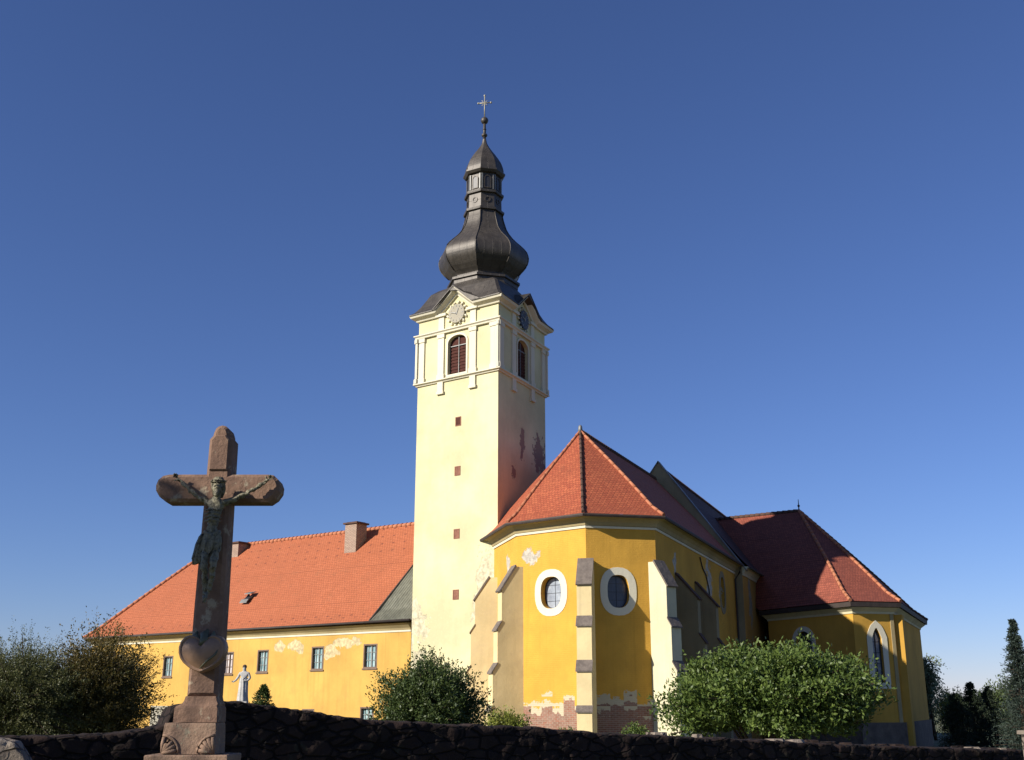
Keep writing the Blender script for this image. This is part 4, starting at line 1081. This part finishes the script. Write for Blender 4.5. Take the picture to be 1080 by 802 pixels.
def shrub(name, label, cat, base, cen, rad, nshoot, nleaf, lsize, mat, seed=0, up=.5, spike=.12, droop=0.0, clump=.35, aspect=.45, inner=.45, group=None, trunks=5, flat=None, lump=.18):
    """shoots grow from near the base to a lumpy ellipsoid surface, leaves along their outer part"""
    rng = np.random.default_rng(seed); base = np.array(base, float); cen = np.array(cen, float); rad = np.array(rad, float)
    t = thing(name, label, cat, tuple(base), group)
    u = rng.normal(size=(nshoot, 3)); u /= np.linalg.norm(u, axis=1, keepdims=True)
    if flat is not None: u[:, 2] = np.where(u[:, 2] < flat, rng.uniform(flat, .4, nshoot), u[:, 2])
    lum = np.array([1 + lump * 1.6 * noise.noise(Vector(tuple(x * 2.1 + seed * 7.3))) + lump * noise.noise(Vector(tuple(x * 5.2 + seed * 3.1))) for x in u])
    rr = lum * rng.uniform(1 - clump, 1.0, nshoot) ** 1.0
    tip = cen + u * rad * rr[:, None]
    org = cen + (u * rad * rr[:, None]) * inner + rng.normal(size=(nshoot, 3)) * rad * .06
    d = tip - org; dn = d / (np.linalg.norm(d, axis=1, keepdims=True) + 1e-9)
    ex = dn * (1 - up) + np.array([0, 0, 1]) * up; ex /= np.linalg.norm(ex, axis=1, keepdims=True)
    ln_ = spike * np.linalg.norm(rad) * rng.uniform(.2, 1.4, (nshoot, 1))
    s_ = rng.uniform(0, 1, (nshoot, nleaf)) ** .8
    Pm = org[:, None, :] + d[:, None, :] * s_[..., None] + ex[:, None, :] * (ln_[:, None, :] * (s_[..., None] ** 2)) - np.array([0, 0, droop])[None, None, :] * (s_[..., None] ** 2)
    Pm = Pm + rng.normal(size=Pm.shape) * lsize * .45
    Dm = ex[:, None, :] * .6 + rng.normal(size=Pm.shape) * .75 + np.array([0, 0, .15 - droop])
    leaves_obj('foliage', Pm.reshape(-1, 3), Dm.reshape(-1, 3), lsize, mat, t, aspect, seed)
    mb = MB(); rnd = random.Random(seed)
    for i_ in range(trunks):
        k_ = rnd.randrange(nshoot); b = Vector(base) + Vector((rnd.uniform(-.1, .1), rnd.uniform(-.1, .1), 0)) * rad[0] * .5; q_ = Vector(org[k_]); e = Vector(tip[k_])
        if q_.z < b.z + .2: q_.z = b.z + .5
        r0 = .03 * max(rad) * .7
        mb.tube([b - Z * .1, b.lerp(q_, .5) + Vector((rnd.uniform(-.1, .1), rnd.uniform(-.1, .1), 0)), q_, q_.lerp(e, .8)], [r0, r0 * .8, r0 * .5, r0 * .15], 6)
    for k_ in range(min(nshoot, 160)):
        mb.tube([Vector(org[k_]), Vector(tip[k_]) - Z * droop * .6], [.012 * max(rad), .004 * max(rad)], 4, cap=False)
    mb.build('trunk', M['bark'], t)
    return t
LM = {
    'laurel': leafmat('laurel leaves', (.052, .092, .017), (.14, .19, .04), .22),
    'bush': leafmat('dark privet leaves', (.035, .06, .014), (.085, .115, .03), .18),
    'willow': leafmat('grey green willow leaves', (.06, .075, .022), (.14, .135, .045), .25),
    'olive': leafmat('olive brown leaves', (.07, .06, .015), (.19, .14, .035), .3),
    'lime': leafmat('yellow green leaves', (.16, .20, .03), (.30, .30, .06), .3),
    'conifer': leafmat('dark conifer needles', (.012, .022, .010), (.03, .045, .018), .05, .7),
    'spruce': leafmat('blue green spruce needles', (.018, .03, .022), (.04, .06, .045), .05, .7),
    'far': leafmat('far tree leaves', (.06, .095, .03), (.11, .14, .05), .2),
    'farwillow': leafmat('pale hanging willow leaves', (.13, .17, .09), (.2, .24, .13), .3),
}
shrub('round_shrub', 'wide rounded green shrub in front of the chancel side and chapel', 'shrub', (7.7, 34, -2.6), (7.75, 34, .1), (3.15, 2.6, 1.48), 4200, 34, .13, LM['laurel'], 11, up=.55, spike=.08, clump=.34, trunks=12, flat=-.75, lump=.2, inner=.55)
shrub('privet_bush', 'dark spiky leaved bush in front of the tower foot', 'shrub', (-2.25, 32, -2.6), (-2.25, 32, -.25), (1.5, 1.4, 1.55), 2600, 32, .085, LM['bush'], 12, up=.4, spike=.09, clump=.4, trunks=8, lump=.2)
shrub('loose_bush', 'loose feathery grey green bush at the left edge before the wing', 'shrub', (-7.0, 17.6, -2.1), (-7.6, 17.6, .1), (1.2, 1.1, 1.0), 3000, 44, .036, LM['willow'], 13, up=.35, spike=.14, droop=.12, clump=.5, aspect=.3, trunks=8, lump=.3)
shrub('olive_bush', 'brownish half shaded bush right of the feathery bush, left of the crucifix', 'shrub', (-6.3, 18.4, -2.2), (-6.65, 18.4, .1), (.95, .9, 1.0), 2600, 42, .04, LM['olive'], 14, up=.3, spike=.14, clump=.5, aspect=.4, trunks=7, lump=.3)
shrub('leafy_plant', 'yellow green leafy plant at the foot of the left chancel buttress', 'shrub', (-.2, 37, -2.6), (-.2, 37, -.95), (.8, .6, .75), 700, 18, .09, LM['lime'], 15, up=.6, spike=.15, lump=.3)
shrub('low_shrub', 'small low green shrub below the first oval window', 'shrub', (1.85, 39, -2.6), (1.85, 39, -1.25), (.55, .5, .55), 260, 16, .09, LM['laurel'], 16, up=.5, spike=.1, group='low shrubs along the chancel foot')
shrub('low_shrub', 'low rounded green shrub right of the corner buttress under the dark oval window', 'shrub', (4.0, 37.5, -2.6), (4.02, 37.5, -1.2), (.62, .55, .6), 380, 18, .085, LM['laurel'], 17, up=.5, spike=.08, group='low shrubs along the chancel foot')
shrub('field_shrub', 'far low green bush at the left edge behind the pale wall', 'shrub', (-19.5, 45, -2.6), (-19.8, 45, -1.3), (1.6, 1.3, 1.3), 500, 16, .16, LM['far'], 18, up=.4, spike=.1)

def conifer(name, label, base, H, r, mat, seed, n=5200, lsize=.2, sharp=1.0, ragged=.25, group=None):
    rng = np.random.default_rng(seed); base = np.array(base, float)
    t = thing(name, label, 'conifer', tuple(base), group)
    nb = max(int(H * 16), n // 40); hs = rng.uniform(.04, 1.0, nb) ** .9; P_ = []; D_ = []
    mb = MB(); b = Vector(base); mb.tube([b - Z * .1, b + Z * H * .5, b + Z * H * .99], [r * .10, r * .06, .012], 7)
    per = max(8, n // nb)
    for h in hs:
        a = rng.uniform(0, 2 * math.pi); L = r * (1 - h) ** sharp * rng.uniform(1 - ragged, 1.15) + .05 * r
        d = np.array([math.cos(a), math.sin(a), rng.uniform(-.25, .15)])
        o = base + np.array([0, 0, h * H]); s_ = rng.uniform(.1, 1, per)
        p_ = o + d * L * s_[:, None] + np.stack([np.zeros(per), np.zeros(per), -.12 * L * s_ ** 2 + .1 * L * s_ ** 4], 1)
        p_ += rng.normal(size=p_.shape) * L * .09
        P_.append(p_); D_.append(d * .6 + rng.normal(size=p_.shape) * .5 + np.array([0, 0, .2]))
        if rng.uniform() < .4: mb.tube([Vector(o), Vector(o + d * L * .8)], [.02, .006], 4, cap=False)
    P_.append(base + np.array([0, 0, H * .96]) + rng.normal(size=(30, 3)) * [.03, .03, H * .02]); D_.append(rng.normal(size=(30, 3)) * .3 + [0, 0, 1])
    leaves_obj('foliage', np.concatenate(P_), np.concatenate(D_), lsize, mat, t, .3, seed)
    mb.build('trunk', M['bark'], t)
    return t
conifer('dwarf_conifer', 'small dark pointed conifer right of the white statue', (-7.8, 36, -2.6), 3.22, .75, LM['bush'], 21, 16000, .08, .62, .12)
conifer('spruce_tree', 'tall ragged blue green spruce at the right edge', (26.6, 60, -2.6), 6.95, 2.1, LM['spruce'], 22, 20000, .14, 1.05, .6)
conifer('dark_conifer', 'pointed dark conifer, tallest of the group right of the chapel', (27.95, 70, -2.6), 3.95, 1.35, LM['conifer'], 23, 15000, .12, .7, .3, 'dark conifers right of the chapel')
conifer('dark_conifer', 'narrow dark conifer just right of the tallest one in the group', (29.2, 70.5, -2.6), 3.7, 1.1, LM['conifer'], 24, 12600, .12, .6, .3, 'dark conifers right of the chapel')
conifer('dark_conifer', 'broad dark conifer nearest the chapel corner', (26.6, 69, -2.6), 3.3, 1.3, LM['conifer'], 25, 13800, .12, .55, .3, 'dark conifers right of the chapel')
conifer('dark_conifer', 'low dark conifer between the group and the spruce', (30.0, 68, -2.6), 2.8, 1.7, LM['conifer'], 26, 15600, .12, .5, .3, 'dark conifers right of the chapel')
def broadleaf(name, label, base, trunk_h, cen, rad, mat, seed, nshoot=700, nleaf=22, lsize=.22, droop=0, group=None):
    t = shrub(name, label, 'tree', base, cen, rad, nshoot, nleaf, lsize, mat, seed, up=.2 if droop else .35, spike=.08, droop=droop, clump=.55, trunks=7, lump=.35, inner=.4, group=group)
    return t
broadleaf('willow_tree', 'pale hanging willow partly hidden behind the chapel corner', (33.6, 92, -2.6), 3, (33.0, 92, 2.2), (1.7, 1.7, 3.0), LM['farwillow'], 31, 420, 20, .2, 1.2)
broadleaf('birch_tree', 'low bright green tree right of the willow', (35.8, 94, -2.6), 2, (35.8, 94, -.4), (1.6, 1.5, 2.0), LM['lime'], 32, 320, 16, .2)
broadleaf('far_tree', 'far green tree seen between the dark conifers and the spruce', (39.5, 95, -2.6), 3, (39.5, 95, -.2), (1.6, 1.6, 2.1), LM['far'], 33, 500, 18, .22)
broadleaf('far_tree', 'far green tree standing close behind the spruce', (42.3, 98, -2.6), 3, (42.3, 98, .1), (1.7, 1.6, 2.4), LM['far'], 34, 500, 18, .22)

# unseen tree left of the frame, flat crown shaped to shade the cross shaft
def shade(label, base, cen, rad, seed, n=900):
    return shrub('shade_tree', label, 'tree', base, cen, rad, n, 60, .14, LM['far'], seed, up=.1, spike=.03, clump=.7, trunks=3, inner=.1, lump=.1, group='unseen tree added to shade the crucifix')
shade('unseen tree left of the view, flat crown added to shade the cross shaft', (-13.9, 5.7, -1.75), (-13.58, 5.9, 7.12), (1.7, 1.7, .2), 41)
